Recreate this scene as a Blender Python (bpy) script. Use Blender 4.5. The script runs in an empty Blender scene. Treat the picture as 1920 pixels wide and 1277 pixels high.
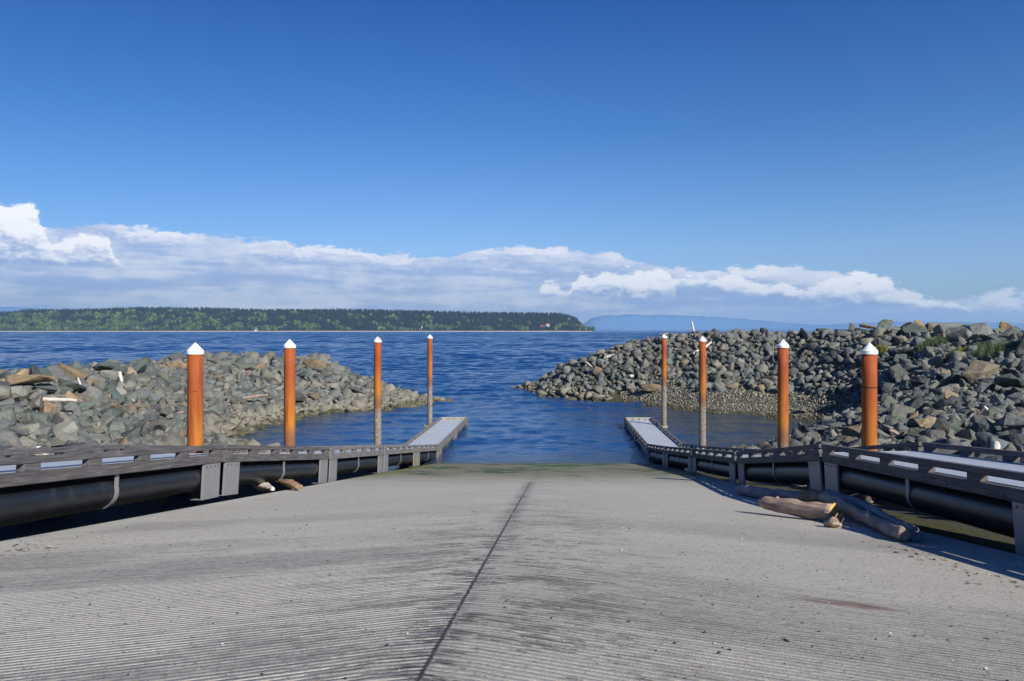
import bpy, bmesh, math, random
import numpy as np
from mathutils import Vector, Matrix, Euler, noise
R = math.radians
scene = bpy.context.scene
col = scene.collection
rng = np.random.default_rng(7)
random.seed(11)

# ---------------------------------------------------------------- measures (metres; y runs down the ramp, z = 0 is the water)
CAMZ = 9.6
F = 1470.0
RZ0, RG = 8.1, 0.1435          # ramp height at y = 0 and its grade
XC = -0.865                    # centre joint of the ramp
RXL, RXR = -8.35, 6.95         # ramp edges
def ramp_z(y, x=0.0):
    f = np.clip((x - XC) / 5.5, 0, 1.25) ** 1.5 * 0.13 * np.clip((36.0 - y) / 15.0, 0, 1)
    return RZ0 - RG * y - f
def at(px, py, Y): return Vector(((px - 1037) * Y / F, Y, CAMZ - (py - 618) * Y / F))

# ---------------------------------------------------------------- node helpers
def sock(nt, v, inp):
    if isinstance(v, bpy.types.NodeSocket): nt.links.new(v, inp)
    elif isinstance(v, (tuple, list)):
        try: inp.default_value = v
        except Exception: inp.default_value = tuple(v) + (1.0,)
    else: inp.default_value = v
class G:
    def __init__(s, nt): s.nt = nt
    def n(s, t, out=0, props=None, **kw):
        nd = s.nt.nodes.new('ShaderNode' + t)
        for k, v in (props or {}).items(): setattr(nd, k, v)
        for k, v in kw.items():
            key = int(k[1:]) if k[0] == 'i' and k[1:].isdigit() else k.replace('_', ' ')
            sock(s.nt, v, nd.inputs[key])
        return nd.outputs[out]
    def m(s, op, a, b=None, c=None, clamp=False):
        nd = s.nt.nodes.new('ShaderNodeMath'); nd.operation = op; nd.use_clamp = clamp
        sock(s.nt, a, nd.inputs[0])
        if b is not None: sock(s.nt, b, nd.inputs[1])
        if c is not None: sock(s.nt, c, nd.inputs[2])
        return nd.outputs[0]
    def add(s, a, b): return s.m('ADD', a, b)
    def sub(s, a, b): return s.m('SUBTRACT', a, b)
    def mul(s, a, b): return s.m('MULTIPLY', a, b)
    def step(s, v, a, b, lo=0.0, hi=1.0):
        nd = s.nt.nodes.new('ShaderNodeMapRange'); nd.interpolation_type = 'SMOOTHSTEP'
        flip = isinstance(a, (int, float)) and isinstance(b, (int, float)) and a > b
        if flip: a, b, lo, hi = b, a, hi, lo
        for i, x in enumerate((v, a, b, lo, hi)): sock(s.nt, x, nd.inputs[i])
        return nd.outputs[0]
    def mix(s, f, a, b, mode='MIX'):
        nd = s.nt.nodes.new('ShaderNodeMix'); nd.data_type = 'RGBA'; nd.blend_type = mode; nd.clamp_factor = True
        sock(s.nt, f, nd.inputs[0]); sock(s.nt, a, nd.inputs[6]); sock(s.nt, b, nd.inputs[7])
        return nd.outputs[2]
    def xyz(s, x=0.0, y=0.0, z=0.0): return s.n('CombineXYZ', i0=x, i1=y, i2=z)
    def sep(s, v):
        nd = s.nt.nodes.new('ShaderNodeSeparateXYZ'); s.nt.links.new(v, nd.inputs[0]); return nd.outputs
    def noise(s, vec, scale, detail=4.0, rough=0.55, dist=0.0, out=0, dims='3D'):
        return s.n('TexNoise', out, {'noise_dimensions': dims}, Vector=vec, Scale=scale, Detail=detail, Roughness=rough, Distortion=dist)
    def ramp(s, f, stops, mode='LINEAR'):
        nd = s.nt.nodes.new('ShaderNodeValToRGB'); e = nd.color_ramp.elements; nd.color_ramp.interpolation = mode
        while len(e) < len(stops): e.new(0.5)
        for i, (p, c) in enumerate(stops):
            e[i].position = p; e[i].color = tuple(c) + (1.0,) if len(c) == 3 else c
        s.nt.links.new(f, nd.inputs[0]); return nd.outputs[0]
    def curve(s, f, pts):
        nd = s.nt.nodes.new('ShaderNodeFloatCurve'); c = nd.mapping.curves[0]
        while len(c.points) < len(pts): c.points.new(0.5, 0.5)
        for p, (x, y) in zip(c.points, pts): p.location = (x, y); p.handle_type = 'AUTO_CLAMPED'
        nd.mapping.update(); sock(s.nt, f, nd.inputs[1]); return nd.outputs[0]
    def bump(s, h, dist=1.0, strength=1.0, normal=None):
        kw = dict(Height=h, Distance=dist, Strength=strength)
        if normal is not None: kw['Normal'] = normal
        return s.n('Bump', **kw)
def material(name, rough=0.8, spec=0.3):
    m = bpy.data.materials.new(name); m.use_nodes = True
    b = m.node_tree.nodes['Principled BSDF']
    b.inputs['Roughness'].default_value = rough
    b.inputs['Specular IOR Level'].default_value = spec
    return m, G(m.node_tree), b
def obcoord(g): return g.n('TexCoord', 3)
def wpos(g): return g.n('NewGeometry', 0)

# ---------------------------------------------------------------- mesh helpers
def link(name, me, m=None, parent=None, smooth=False):
    o = bpy.data.objects.new(name, me); col.objects.link(o)
    if m is not None: me.materials.append(m)
    if smooth: me.polygons.foreach_set('use_smooth', [True] * len(me.polygons))
    if parent is not None: o.parent = parent
    return o
def tag(o, label=None, cat=None, group=None, kind=None):
    if label: o['label'] = label
    if cat: o['category'] = cat
    if group: o['group'] = group
    if kind: o['kind'] = kind
    return o
def empty(name, loc, rot=(0, 0, 0)):
    o = bpy.data.objects.new(name, None); col.objects.link(o); o.location = loc; o.rotation_euler = rot
    o.empty_display_size = 0.3
    return o
def from_arrays(name, V, Fc):
    me = bpy.data.meshes.new(name); V = np.asarray(V, dtype=np.float32); Fc = np.asarray(Fc, dtype=np.int32)
    n = Fc.shape[1]
    me.vertices.add(len(V)); me.vertices.foreach_set('co', V.ravel())
    me.loops.add(Fc.size); me.loops.foreach_set('vertex_index', Fc.ravel())
    me.polygons.add(len(Fc)); me.polygons.foreach_set('loop_start', np.arange(0, Fc.size, n, dtype=np.int32))
    me.update(calc_edges=True); me.validate()
    return me
class MB:
    """collects boxes, tubes and lathes and builds them as ONE mesh object"""
    def __init__(s): s.bm = bmesh.new()
    def box(s, x0, x1, y0, y1, z0, z1, bev=0.0):
        t = bmesh.new(); bmesh.ops.create_cube(t, size=1)
        for v in t.verts: v.co = Vector(((x0 + x1) / 2 + v.co.x * (x1 - x0), (y0 + y1) / 2 + v.co.y * (y1 - y0), (z0 + z1) / 2 + v.co.z * (z1 - z0)))
        if bev: bmesh.ops.bevel(t, geom=t.edges[:], offset=bev, segments=1, affect='EDGES')
        s.merge(t)
    def merge(s, t, M=None):
        if M is not None: bmesh.ops.transform(t, matrix=M, verts=t.verts)
        me = bpy.data.meshes.new('t'); t.to_mesh(me); t.free(); s.bm.from_mesh(me); bpy.data.meshes.remove(me)
    def ring_tube(s, pts, rad, seg=16, cap=True, wob=0.0, seed=0, flat=1.0):
        rings = []
        n = len(pts)
        for i, p in enumerate(pts):
            p = Vector(p); d = (Vector(pts[min(i + 1, n - 1)]) - Vector(pts[max(i - 1, 0)])).normalized()
            up = Vector((0, 0, 1)) if abs(d.z) < 0.9 else Vector((0, 1, 0))
            a = d.cross(up).normalized(); b = a.cross(d).normalized()
            r = rad[i] if isinstance(rad, (list, tuple)) else rad
            ring = []
            for k in range(seg):
                t = 2 * math.pi * k / seg
                rr = r * (1 + (wob * noise.noise(Vector((math.cos(t) * 1.3 + seed * 7.1, math.sin(t) * 1.3, i * 0.55 + seed))) if wob else 0))
                ring.append(s.bm.verts.new(p + a * (math.cos(t) * rr) + b * (math.sin(t) * rr * flat)))
            rings.append(ring)
        for i in range(n - 1):
            for k in range(seg):
                s.bm.faces.new((rings[i][k], rings[i][(k + 1) % seg], rings[i + 1][(k + 1) % seg], rings[i + 1][k]))
        if cap:
            s.bm.faces.new(rings[0][::-1]); s.bm.faces.new(rings[-1])
    def lathe(s, prof, seg=32):
        rings = []
        for r, z in prof:
            rings.append([s.bm.verts.new((r * math.cos(2 * math.pi * k / seg), r * math.sin(2 * math.pi * k / seg), z)) for k in range(seg)] if r > 1e-5 else [s.bm.verts.new((0, 0, z))])
        for a, b in zip(rings[:-1], rings[1:]):
            for k in range(seg):
                q = (k + 1) % seg
                if len(a) == 1: s.bm.faces.new((a[0], b[k], b[q]))
                elif len(b) == 1: s.bm.faces.new((a[k], a[q], b[0]))
                else: s.bm.faces.new((a[k], a[q], b[q], b[k]))
    def build(s, name, m, parent=None, smooth=False, loc=None):
        bmesh.ops.recalc_face_normals(s.bm, faces=s.bm.faces[:])
        me = bpy.data.meshes.new(name); s.bm.to_mesh(me); s.bm.free()
        o = link(name, me, m, parent, smooth)
        if loc is not None: o.location = loc
        return o

# ================================================================= MATERIALS
MT = {}
def mk_rock(name, cols, dry=True):
    m, g, b = material(name, 0.85, 0.25)
    oc = obcoord(g); w = wpos(g)
    isl = g.n('NewGeometry', 8)              # random per island
    ob = g.n('ObjectInfo', 5)                # random
    r = g.m('FRACT', g.add(isl, ob))
    r2 = g.m('FRACT', g.mul(r, 7.31))
    base = g.ramp(r, [(i / len(cols), c) for i, c in enumerate(cols)], 'CONSTANT')
    base = g.mix(0.55, base, g.ramp(r, [((i + 0.5) / len(cols), c) for i, c in enumerate(cols)], 'LINEAR'))
    n1 = g.noise(w, 2.3, 6, 0.62)
    n2 = g.noise(w, 11.0, 5, 0.7)
    base = g.mix(g.step(n1, 0.42, 0.62, 0.0, 0.5), base, g.mix(1.0, base, (1.45, 1.32, 1.1, 1), 'MULTIPLY'))
    base = g.mix(g.step(n2, 0.5, 0.75, 0.0, 0.55), base, g.mix(1.0, base, (0.5, 0.52, 0.55, 1), 'MULTIPLY'))
    base = g.mix(g.step(g.noise(w, 5.0, 7, 0.7), 0.6, 0.72, 0.0, 0.35), base, (0.34, 0.35, 0.31, 1))     # pale lichen
    base = g.mix(g.step(g.noise(w, 0.9, 4, 0.6), 0.6, 0.72, 0.0, 0.28), base, (0.22, 0.15, 0.08, 1))     # ochre stains
    base = g.mix(1.0, base, g.ramp(r2, [(0, (0.72, 0.72, 0.72)), (1, (1.3, 1.28, 1.22))]), 'MULTIPLY')
    z = g.add(g.sep(w)[2], g.mul(g.sub(g.noise(w, 0.7, 4), 0.5), 1.6))
    base = g.mix(g.step(z, 1.75, 0.7, 0.0, 0.7), base, g.mix(n2, (0.13, 0.12, 0.09, 1), (0.36, 0.325, 0.25, 1)))  # barnacle zone
    base = g.mix(g.step(z, 0.55, 0.15, 0.0, 0.85), base, g.mix(n1, (0.03, 0.03, 0.018, 1), (0.13, 0.12, 0.05, 1)))    # wet weed line
    g.nt.links.new(base, b.inputs['Base Color'])
    h = g.add(g.mul(g.noise(w, 3.0, 8, 0.65), 0.22), g.mul(g.noise(w, 16.0, 6, 0.7), 0.035))
    g.nt.links.new(g.bump(h, 1.0, 0.8), b.inputs['Normal'])
    return m
GREYS = [(0.125, 0.14, 0.14), (0.10, 0.115, 0.118), (0.155, 0.165, 0.16), (0.085, 0.095, 0.10), (0.165, 0.158, 0.14), (0.115, 0.13, 0.125), (0.18, 0.175, 0.16), (0.13, 0.14, 0.15)]
MT['rock_mix'] = mk_rock('weathered_quarry_rock', GREYS + [(0.22, 0.175, 0.125), (0.11, 0.13, 0.14), (0.155, 0.165, 0.14), (0.12, 0.13, 0.12)])
MT['rock_grey'] = mk_rock('grey_quarry_rock', [(0.16, 0.175, 0.17), (0.13, 0.14, 0.145), (0.19, 0.20, 0.185), (0.15, 0.15, 0.14)])
MT['rock_green'] = mk_rock('green_quarry_rock', [(0.10, 0.125, 0.117), (0.085, 0.11, 0.108), (0.125, 0.148, 0.135), (0.11, 0.125, 0.112)])
MT['rock_tan'] = mk_rock('tan_quarry_rock', [(0.24, 0.20, 0.145), (0.20, 0.175, 0.135), (0.26, 0.20, 0.13), (0.22, 0.165, 0.11)])
MT['rock_dark'] = mk_rock('dark_quarry_rock', [(0.07, 0.078, 0.08), (0.08, 0.09, 0.088), (0.06, 0.065, 0.07)])
MT['cobble'] = mk_rock('shore_cobble', [(0.16, 0.16, 0.15), (0.11, 0.12, 0.115), (0.28, 0.26, 0.20), (0.14, 0.14, 0.12), (0.36, 0.33, 0.26), (0.09, 0.095, 0.09)])

m, g, b = material('shore_ground', 0.9, 0.2); MT['ground'] = m
w = wpos(g); n1 = g.noise(w, 3.0, 8, 0.7); n2 = g.noise(w, 0.4, 4)
c = g.mix(n1, (0.03, 0.032, 0.03, 1), (0.12, 0.12, 0.10, 1))
sp = g.sep(w)
xa = g.m('ABSOLUTE', g.add(sp[0], 0.83))
moss = g.mul(g.step(xa, 10.8, 10.2), g.step(g.noise(w, 1.4, 5), 0.3, 0.5))
c = g.mix(moss, c, g.mix(n1, (0.04, 0.042, 0.02, 1), (0.12, 0.12, 0.055, 1)))
g.nt.links.new(c, b.inputs['Base Color']); g.nt.links.new(g.bump(n1, 0.12), b.inputs['Normal'])

# ---- grooved concrete of the ramp
m, g, b = material('grooved_concrete', 0.88, 0.25); MT['concrete'] = m
T20 = math.tan(R(28.5)); C20 = math.cos(R(28.5))
w = wpos(g); X, Y, Z = g.sep(w)[:3]
xc = g.sub(X, XC); t = g.m('ABSOLUTE', xc)
s_ = g.mul(g.add(Y, g.mul(t, T20)), C20)
str1 = g.noise(g.xyz(g.mul(xc, 2.2), g.mul(s_, 11.0), 0.0), 1.0, 6, 0.75)
str2 = g.noise(g.xyz(g.mul(xc, 0.35), g.mul(s_, 3.2), 4.0), 1.0, 6, 0.7)
str3 = g.noise(g.xyz(g.mul(xc, 3.0), g.mul(s_, 24.0), 9.0), 1.0, 4, 0.7)
big = g.noise(w, 0.35, 5, 0.6)
fine = g.noise(w, 38.0, 7, 0.8)
mid = g.noise(w, 9.0, 7, 0.8)
grit = g.noise(w, 17.0, 4, 0.8)
base = g.mix(big, (0.40, 0.375, 0.32, 1), (0.51, 0.48, 0.415, 1))
base = g.mix(g.step(str2, 0.48, 0.78, 0.0, 0.30), base, (0.32, 0.30, 0.26, 1))
base = g.mix(g.step(fine, 0.3, 0.47, 0.75, 0.0), base, (0.16, 0.16, 0.15, 1))
base = g.mix(g.step(fine, 0.54, 0.68, 0.0, 0.7), base, (0.62, 0.61, 0.57, 1))
base = g.mix(g.step(mid, 0.5, 0.72, 0.0, 0.35), base, (0.27, 0.26, 0.24, 1))
base = g.mix(g.step(grit, 0.34, 0.44, 0.75, 0.0), base, (0.15, 0.14, 0.13, 1))
base = g.mix(g.step(grit, 0.58, 0.66, 0.0, 0.6), base, (0.60, 0.585, 0.54, 1))
# dirt packed into the grooves, with their shade painted into its colour (period .07 m)
ph = g.m('FRACT', g.m('DIVIDE', s_, 0.08))
gro = g.mul(g.step(g.m('ABSOLUTE', g.sub(ph, 0.77)), 0.16, 0.09), g.step(g.add(str1, g.mul(mid, 0.4)), 0.5, 0.85, 0.35, 0.9))
gro = g.mul(gro, g.step(Y, 22.0, 8.0, 0.15, 1.0))
base = g.mix(gro, base, (0.09, 0.082, 0.075, 1))
# oil and silt stains, stretched along the grooves and thickest near the joint
near = g.m('POWER', 2.718, g.mul(g.m('POWER', g.m('DIVIDE', g.sub(xc, 0.35), 1.75), 2.0), -1.0))
nearY = g.mul(g.step(Y, 26.0, 13.0), 1.0)
st = g.mul(g.mul(near, g.step(Y, 24.0, 10.0, 0.25, 1.0)), g.step(g.add(g.add(g.mul(str1, 0.5), g.mul(str2, 0.3)), g.mul(str3, 0.3)), 0.53, 0.575))
st = g.mul(st, g.step(g.m('ABSOLUTE', g.sub(ph, 0.77)), 0.45, 0.2, 0.45, 1.0))
st = g.mul(st, g.step(g.noise(g.xyz(X, g.mul(Y, 1.2), 0.0), 0.9, 6, 0.75), 0.44, 0.54, 0.0, 1.0))
base = g.mix(g.mul(st, 0.9), base, g.mix(mid, (0.055, 0.05, 0.05, 1), (0.12, 0.095, 0.075, 1)))
st2 = g.mul(g.step(str1, 0.64, 0.74), g.step(g.noise(w, 0.55, 3), 0.5, 0.62))
base = g.mix(g.mul(st2, 0.5), base, (0.10, 0.085, 0.075, 1))
# joint: dark seam with feathered edge
wav = g.mul(g.sub(g.noise(g.xyz(0.0, Y, 0.0), 5.0, 6, 0.8), 0.5), 0.07)
tj = g.m('ABSOLUTE', g.add(xc, wav))
patchy = g.step(g.noise(g.xyz(0.0, g.mul(Y, 0.9), 5.0), 1.0, 4, 0.7), 0.40, 0.60, 0.12, 1.0)
fe = g.mul(g.mul(g.step(tj, 0.34, 0.02), g.step(g.add(str1, g.mul(str3, 0.5)), 0.68, 0.84)), patchy)
jl = g.mul(g.m('MAXIMUM', g.mul(g.mul(g.step(tj, 0.030, 0.006), 0.95), g.step(mid, 0.30, 0.50, 0.45, 1.0)), g.mul(fe, 0.8)), g.step(Y, 31.5, 29.5))
jl2 = g.mul(g.mul(g.step(tj, 0.30, 0.05), g.step(Y, 12.0, 18.0)), g.mul(g.step(Y, 31.5, 28.0), g.step(str3, 0.35, 0.6, 0.15, 0.75)))
jl2 = g.mul(jl2, g.m('MAXIMUM', patchy, 0.35))
base = g.mix(g.m('MAXIMUM', jl, jl2), base, (0.035, 0.033, 0.036, 1))
# rust smear
sx = g.m('DIVIDE', g.sub(X, 2.85), 0.42); sy = g.m('DIVIDE', g.sub(s_, (7.63 + 3.68 * T20) * C20), 0.15)
sm = g.step(g.add(g.m('POWER', sx, 2.0), g.m('POWER', sy, 2.0)), 1.6, 0.1)
base = g.mix(g.mul(sm, g.step(str3, 0.35, 0.6, 0.2, 0.85)), base, (0.13, 0.05, 0.035, 1))
# pale worn edge strips
base = g.mix(g.mul(g.step(g.add(X, g.mul(big, 0.8)), -7.1, -7.6), 0.6), base, (0.46, 0.455, 0.40, 1))
# weed and wet band by the water
yy = g.add(Y, g.mul(g.sub(g.noise(g.xyz(g.mul(X, 0.5), g.mul(Y, 0.8), 0.0), 0.8, 5, 0.7), 0.5), 9.0))
base = g.mix(g.step(yy, 25.0, 40.0, 0.0, 0.92), base, g.mix(g.noise(g.xyz(g.mul(X, 0.6), g.mul(Y, 0.45), 2.0), 1.3, 6, 0.7), (0.055, 0.06, 0.03, 1), (0.27, 0.255, 0.17, 1)))
gr = g.mul(g.step(g.noise(g.xyz(g.mul(X, 0.45), g.mul(Y, 0.28), 7.7), 1.0, 5, 0.6), 0.5, 0.60), g.mul(g.step(yy, 33.0, 38.0), g.step(yy, 58.0, 54.0)))
base = g.mix(g.mul(gr, 0.85), base, (0.035, 0.085, 0.025, 1))
pt = g.add(g.m('POWER', g.m('DIVIDE', g.sub(X, 0.0), 1.6), 2.0), g.m('POWER', g.m('DIVIDE', g.sub(Y, 49.5), 2.2), 2.0))
base = g.mix(g.mul(g.step(g.add(pt, g.mul(mid, 0.8)), 1.5, 0.7), 0.9), base, (0.025, 0.12, 0.03, 1))
eg = g.mul(g.mul(g.step(g.add(X, g.mul(big, 1.5)), -6.2, -7.6), g.step(yy, 30.0, 38.0)), 0.75)
base = g.mix(eg, base, (0.15, 0.16, 0.03, 1))
base = g.mix(g.mul(g.step(Y, 52.0, 56.2), 0.75), base, (0.085, 0.07, 0.035, 1))
g.nt.links.new(base, b.inputs['Base Color'])
g.nt.links.new(g.step(Y, 50.0, 55.0, 0.88, 0.5), b.inputs['Roughness'])
g.nt.links.new(g.bump(g.add(g.mul(fine, 0.008), g.mul(mid, 0.012)), 1.0, 0.8), b.inputs['Normal'])

# ---- water
m, g, b = material('sea_water', 0.06, 0.5); MT['water'] = m
b.inputs['IOR'].default_value = 1.333
w = wpos(g); X, Y, Z = g.sep(w)[:3]
dist = g.m('SQRT', g.add(g.mul(X, X), g.mul(Y, Y)))
open_ = g.step(g.add(Y, g.mul(g.sub(g.noise(w, 0.05, 3), 0.5), 30.0)), 78.0, 118.0)      # sheltered basin -> open water
v1 = g.xyz(g.mul(X, 0.45), Y, 0.0)
a1 = g.noise(v1, 2.0, 5, 0.62, 0.4)
a2 = g.noise(v1, 0.55, 4, 0.65, 0.8)
a3 = g.noise(g.xyz(g.mul(X, 0.35), Y, 3.0), 0.12, 5, 0.68, 0.6)
a4 = g.noise(g.xyz(g.mul(X, 0.22), Y, 5.0), 0.022, 6, 0.72, 0.5)
h = g.add(g.mul(a1, g.step(open_, 0.0, 1.0, 0.07, 0.14)), g.mul(a2, g.step(open_, 0.0, 1.0, 0.10, 0.2)))
g.nt.links.new(g.bump(h, 1.0, 1.0), b.inputs['Normal'])
shal = g.mul(g.step(Y, 63.0, 56.4), g.step(g.m('ABSOLUTE', g.add(X, 0.8)), 12.0, 9.0))
cc = g.mix(open_, (0.008, 0.052, 0.165, 1), (0.004, 0.042, 0.15, 1))
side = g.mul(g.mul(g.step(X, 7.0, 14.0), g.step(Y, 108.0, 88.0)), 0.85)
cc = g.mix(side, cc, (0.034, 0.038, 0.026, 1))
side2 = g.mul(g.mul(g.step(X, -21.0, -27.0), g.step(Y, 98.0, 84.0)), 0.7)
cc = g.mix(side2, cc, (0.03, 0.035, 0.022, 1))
cc = g.mix(g.mul(shal, 0.6), cc, (0.05, 0.055, 0.035, 1))
cc = g.mix(g.step(g.noise(g.xyz(g.mul(X, 0.15), Y, 1.0), 0.035, 3), 0.5, 0.65, 0.0, 0.35), cc, (0.01, 0.065, 0.12, 1))
g.nt.links.new(cc, b.inputs['Base Color'])
g.nt.links.new(g.step(dist, 100, 1500, 0.08, 0.22), b.inputs['Roughness'])

# ---- steel pile (rust, tidal zones by height)
m, g, b = material('rusted_steel', 0.72, 0.35); MT['rust'] = m
w = wpos(g); X, Y, Z = g.sep(w)[:3]; rnd = g.n('ObjectInfo', 5)
vs = g.xyz(g.add(g.mul(X, 6.0), g.mul(rnd, 31.0)), g.mul(Y, 6.0), g.mul(Z, 0.7))
n1 = g.noise(vs, 1.0, 6, 0.65); n2 = g.noise(w, 14.0, 5, 0.7)
c = g.mix(g.step(g.add(Z, g.mul(n1, 1.6)), 8.4, 6.0), (0.31, 0.072, 0.013, 1), (0.43, 0.15, 0.016, 1))
c = g.mix(g.step(n1, 0.48, 0.66, 0.0, 0.6), c, (0.19, 0.035, 0.008, 1))
c = g.mix(g.step(n2, 0.55, 0.75, 0.0, 0.3), c, (0.32, 0.11, 0.025, 1))
dr = g.noise(g.xyz(g.add(g.mul(X, 22.0), g.mul(rnd, 17.0)), g.mul(Y, 22.0), g.mul(Z, 0.45)), 1.0, 5, 0.7)
c = g.mix(g.step(dr, 0.58, 0.70, 0.0, 0.55), c, (0.13, 0.032, 0.010, 1))
c = g.mix(g.step(g.noise(w, 5.0, 6, 0.75), 0.6, 0.7, 0.0, 0.45), c, (0.16, 0.05, 0.02, 1))
c = g.mix(g.step(g.add(Z, g.mul(n1, 1.0)), 6.0, 5.2, 0.0, 0.8), c, (0.15, 0.075, 0.045, 1))
c = g.mix(g.step(g.add(Z, g.mul(n1, 0.8)), 5.0, 4.3, 0.0, 0.95), c, g.mix(g.step(n2, 0.42, 0.58), (0.10, 0.085, 0.07, 1), (0.33, 0.29, 0.24, 1)))
c = g.mix(g.step(Z, 1.2, 0.3, 0.0, 0.7), c, (0.16, 0.15, 0.07, 1))
g.nt.links.new(c, b.inputs['Base Color'])
bs = g.step(Z, 5.2, 4.2, 0.004, 0.03)
g.nt.links.new(g.bump(g.mul(n2, bs), 1.0), b.inputs['Normal'])
m, g, b = material('white_cap_plastic', 0.45, 0.4); MT['cap'] = m
g.nt.links.new(g.mix(g.step(g.noise(wpos(g), 5.0, 5), 0.5, 0.75, 0.0, 0.3), (0.80, 0.80, 0.79, 1), (0.62, 0.61, 0.58, 1)), b.inputs['Base Color'])
m, g, b = material('dark_weld', 0.8, 0.3); MT['weld'] = m
g.nt.links.new(g.mix(g.noise(wpos(g), 20.0), (0.03, 0.012, 0.008, 1), (0.07, 0.03, 0.02, 1)), b.inputs['Base Color'])

# ---- timber
def mk_wood(name, dark, lite, axis=1, rough=0.75, streak=1.0, hz=26.0, bd=0.012):
    m, g, b = material(name, rough, 0.3)
    oc = obcoord(g); x, y, z = g.sep(oc)[:3]; rnd = g.n('ObjectInfo', 5)
    k = [hz, hz, hz]; k[axis] = 1.2
    v = g.xyz(g.add(g.mul(x, k[0]), g.mul(rnd, 53.0)), g.mul(y, k[1]), g.mul(z, k[2]))
    n1 = g.noise(v, 1.0, 6, 0.65); n2 = g.noise(oc, 2.0, 5, 0.6)
    c = g.mix(g.step(n1, 0.3, 0.7), dark, lite)
    c = g.mix(g.step(n2, 0.5, 0.72, 0.0, 0.5), c, g.mix(1.0, c, (1.5, 1.45, 1.4, 1), 'MULTIPLY'))
    c = g.mix(g.step(g.noise(v, 3.1, 3, 0.6), 0.6, 0.72, 0.0, 0.7), c, tuple(0.35 * q for q in dark[:3]) + (1,))
    g.nt.links.new(c, b.inputs['Base Color'])
    g.nt.links.new(g.bump(n1, bd, 1.0), b.inputs['Normal'])
    return m
MT['timber'] = mk_wood('weathered_dark_timber', (0.055, 0.05, 0.052, 1), (0.145, 0.132, 0.132, 1))
MT['timber_x'] = mk_wood('weathered_cross_timber', (0.085, 0.078, 0.078, 1), (0.175, 0.16, 0.155, 1), axis=0)
MT['timber_pale'] = mk_wood('bleached_timber', (0.27, 0.24, 0.20, 1), (0.42, 0.38, 0.32, 1), axis=0)
MT['timber_wet'] = mk_wood('silvered_timber', (0.10, 0.092, 0.09, 1), (0.23, 0.212, 0.205, 1))
MT['drift'] = mk_wood('bleached_driftwood', (0.22, 0.15, 0.11, 1), (0.50, 0.38, 0.29, 1), axis=0, hz=14.0, bd=0.04)
MT['drift_pale'] = mk_wood('pale_driftwood', (0.50, 0.43, 0.37, 1), (0.70, 0.63, 0.56, 1), axis=0, hz=14.0, bd=0.04)
MT['drift_brown'] = mk_wood('brown_driftwood', (0.13, 0.08, 0.05, 1), (0.38, 0.25, 0.15, 1), axis=0, hz=16.0, bd=0.04)
MT['drift_grey'] = mk_wood('grey_driftwood', (0.17, 0.16, 0.165, 1), (0.32, 0.29, 0.30, 1), axis=0, hz=14.0, bd=0.04)
m, g, b = material('sawn_log_end', 0.7, 0.3); MT['sawn'] = m
oc = obcoord(g); x, y, z = g.sep(oc)[:3]
rr = g.m('SQRT', g.add(g.mul(y, y), g.mul(z, z)))
ringv = g.m('SINE', g.add(g.mul(rr, 190.0), g.mul(g.noise(oc, 9.0), 3.0)))
g.nt.links.new(g.mix(g.step(ringv, -1, 1), (0.58, 0.32, 0.07, 1), (0.80, 0.50, 0.13, 1)), b.inputs['Base Color'])

# ---- deck, pontoons, steel
m, g, b = material('grey_deck_grating', 0.42, 0.5); MT['deck'] = m
oc = obcoord(g); x, y, z = g.sep(oc)[:3]
gx = g.m('ABSOLUTE', g.sub(g.m('FRACT', g.m('DIVIDE', x, 0.05)), 0.5)); gy = g.m('ABSOLUTE', g.sub(g.m('FRACT', g.m('DIVIDE', y, 0.05)), 0.5))
hole = g.mul(g.step(gx, 0.36, 0.28), g.step(gy, 0.36, 0.28))
pl = g.m('ABSOLUTE', g.sub(g.m('FRACT', g.add(g.m('DIVIDE', x, 0.46), 0.22)), 0.5))
c = g.mix(g.mul(hole, 0.62), g.mix(g.noise(oc, 1.3, 5), (0.53, 0.57, 0.61, 1), (0.66, 0.70, 0.74, 1)), (0.12, 0.15, 0.20, 1))
c = g.mix(g.mul(g.step(pl, 0.475, 0.49), 0.75), c, (0.10, 0.12, 0.14, 1))
g.nt.links.new(c, b.inputs['Base Color'])
g.nt.links.new(g.bump(g.mul(hole, -0.01), 1.0), b.inputs['Normal'])
m, g, b = material('black_pipe_plastic', 0.34, 0.5); MT['pipe'] = m
oc = obcoord(g); n1 = g.noise(oc, 3.0, 6, 0.7)
c = g.mix(g.step(n1, 0.5, 0.8), (0.010, 0.011, 0.014, 1), (0.03, 0.03, 0.03, 1))
zz = g.sep(wpos(g))[2]
c = g.mix(g.step(g.add(zz, g.mul(n1, 0.8)), 0.9, 0.3, 0.0, 0.8), c, (0.07, 0.075, 0.03, 1))
g.nt.links.new(c, b.inputs['Base Color']); g.nt.links.new(g.step(n1, 0.3, 0.7, 0.36, 0.46), b.inputs['Roughness'])
m, g, b = material('galvanised_steel', 0.5, 0.5); MT['galv'] = m
b.inputs['Metallic'].default_value = 0.35
oc = obcoord(g); n1 = g.noise(oc, 4.0, 6, 0.7)
c = g.mix(n1, (0.22, 0.22, 0.23, 1), (0.34, 0.335, 0.33, 1))
zz = g.sep(wpos(g))[2]
c = g.mix(g.step(g.add(zz, n1), 3.2, 1.8, 0.0, 0.6), c, (0.30, 0.25, 0.17, 1))
g.nt.links.new(c, b.inputs['Base Color'])
m, g, b = material('bolt_steel', 0.45, 0.5); MT['bolt'] = m
g.nt.links.new(g.mix(g.noise(obcoord(g), 30.0), (0.05, 0.045, 0.045, 1), (0.14, 0.12, 0.11, 1)), b.inputs['Base Color'])
m, g, b = material('dark_gravel', 0.9, 0.2); MT['gravel'] = m
r = g.n('NewGeometry', 8)
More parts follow.
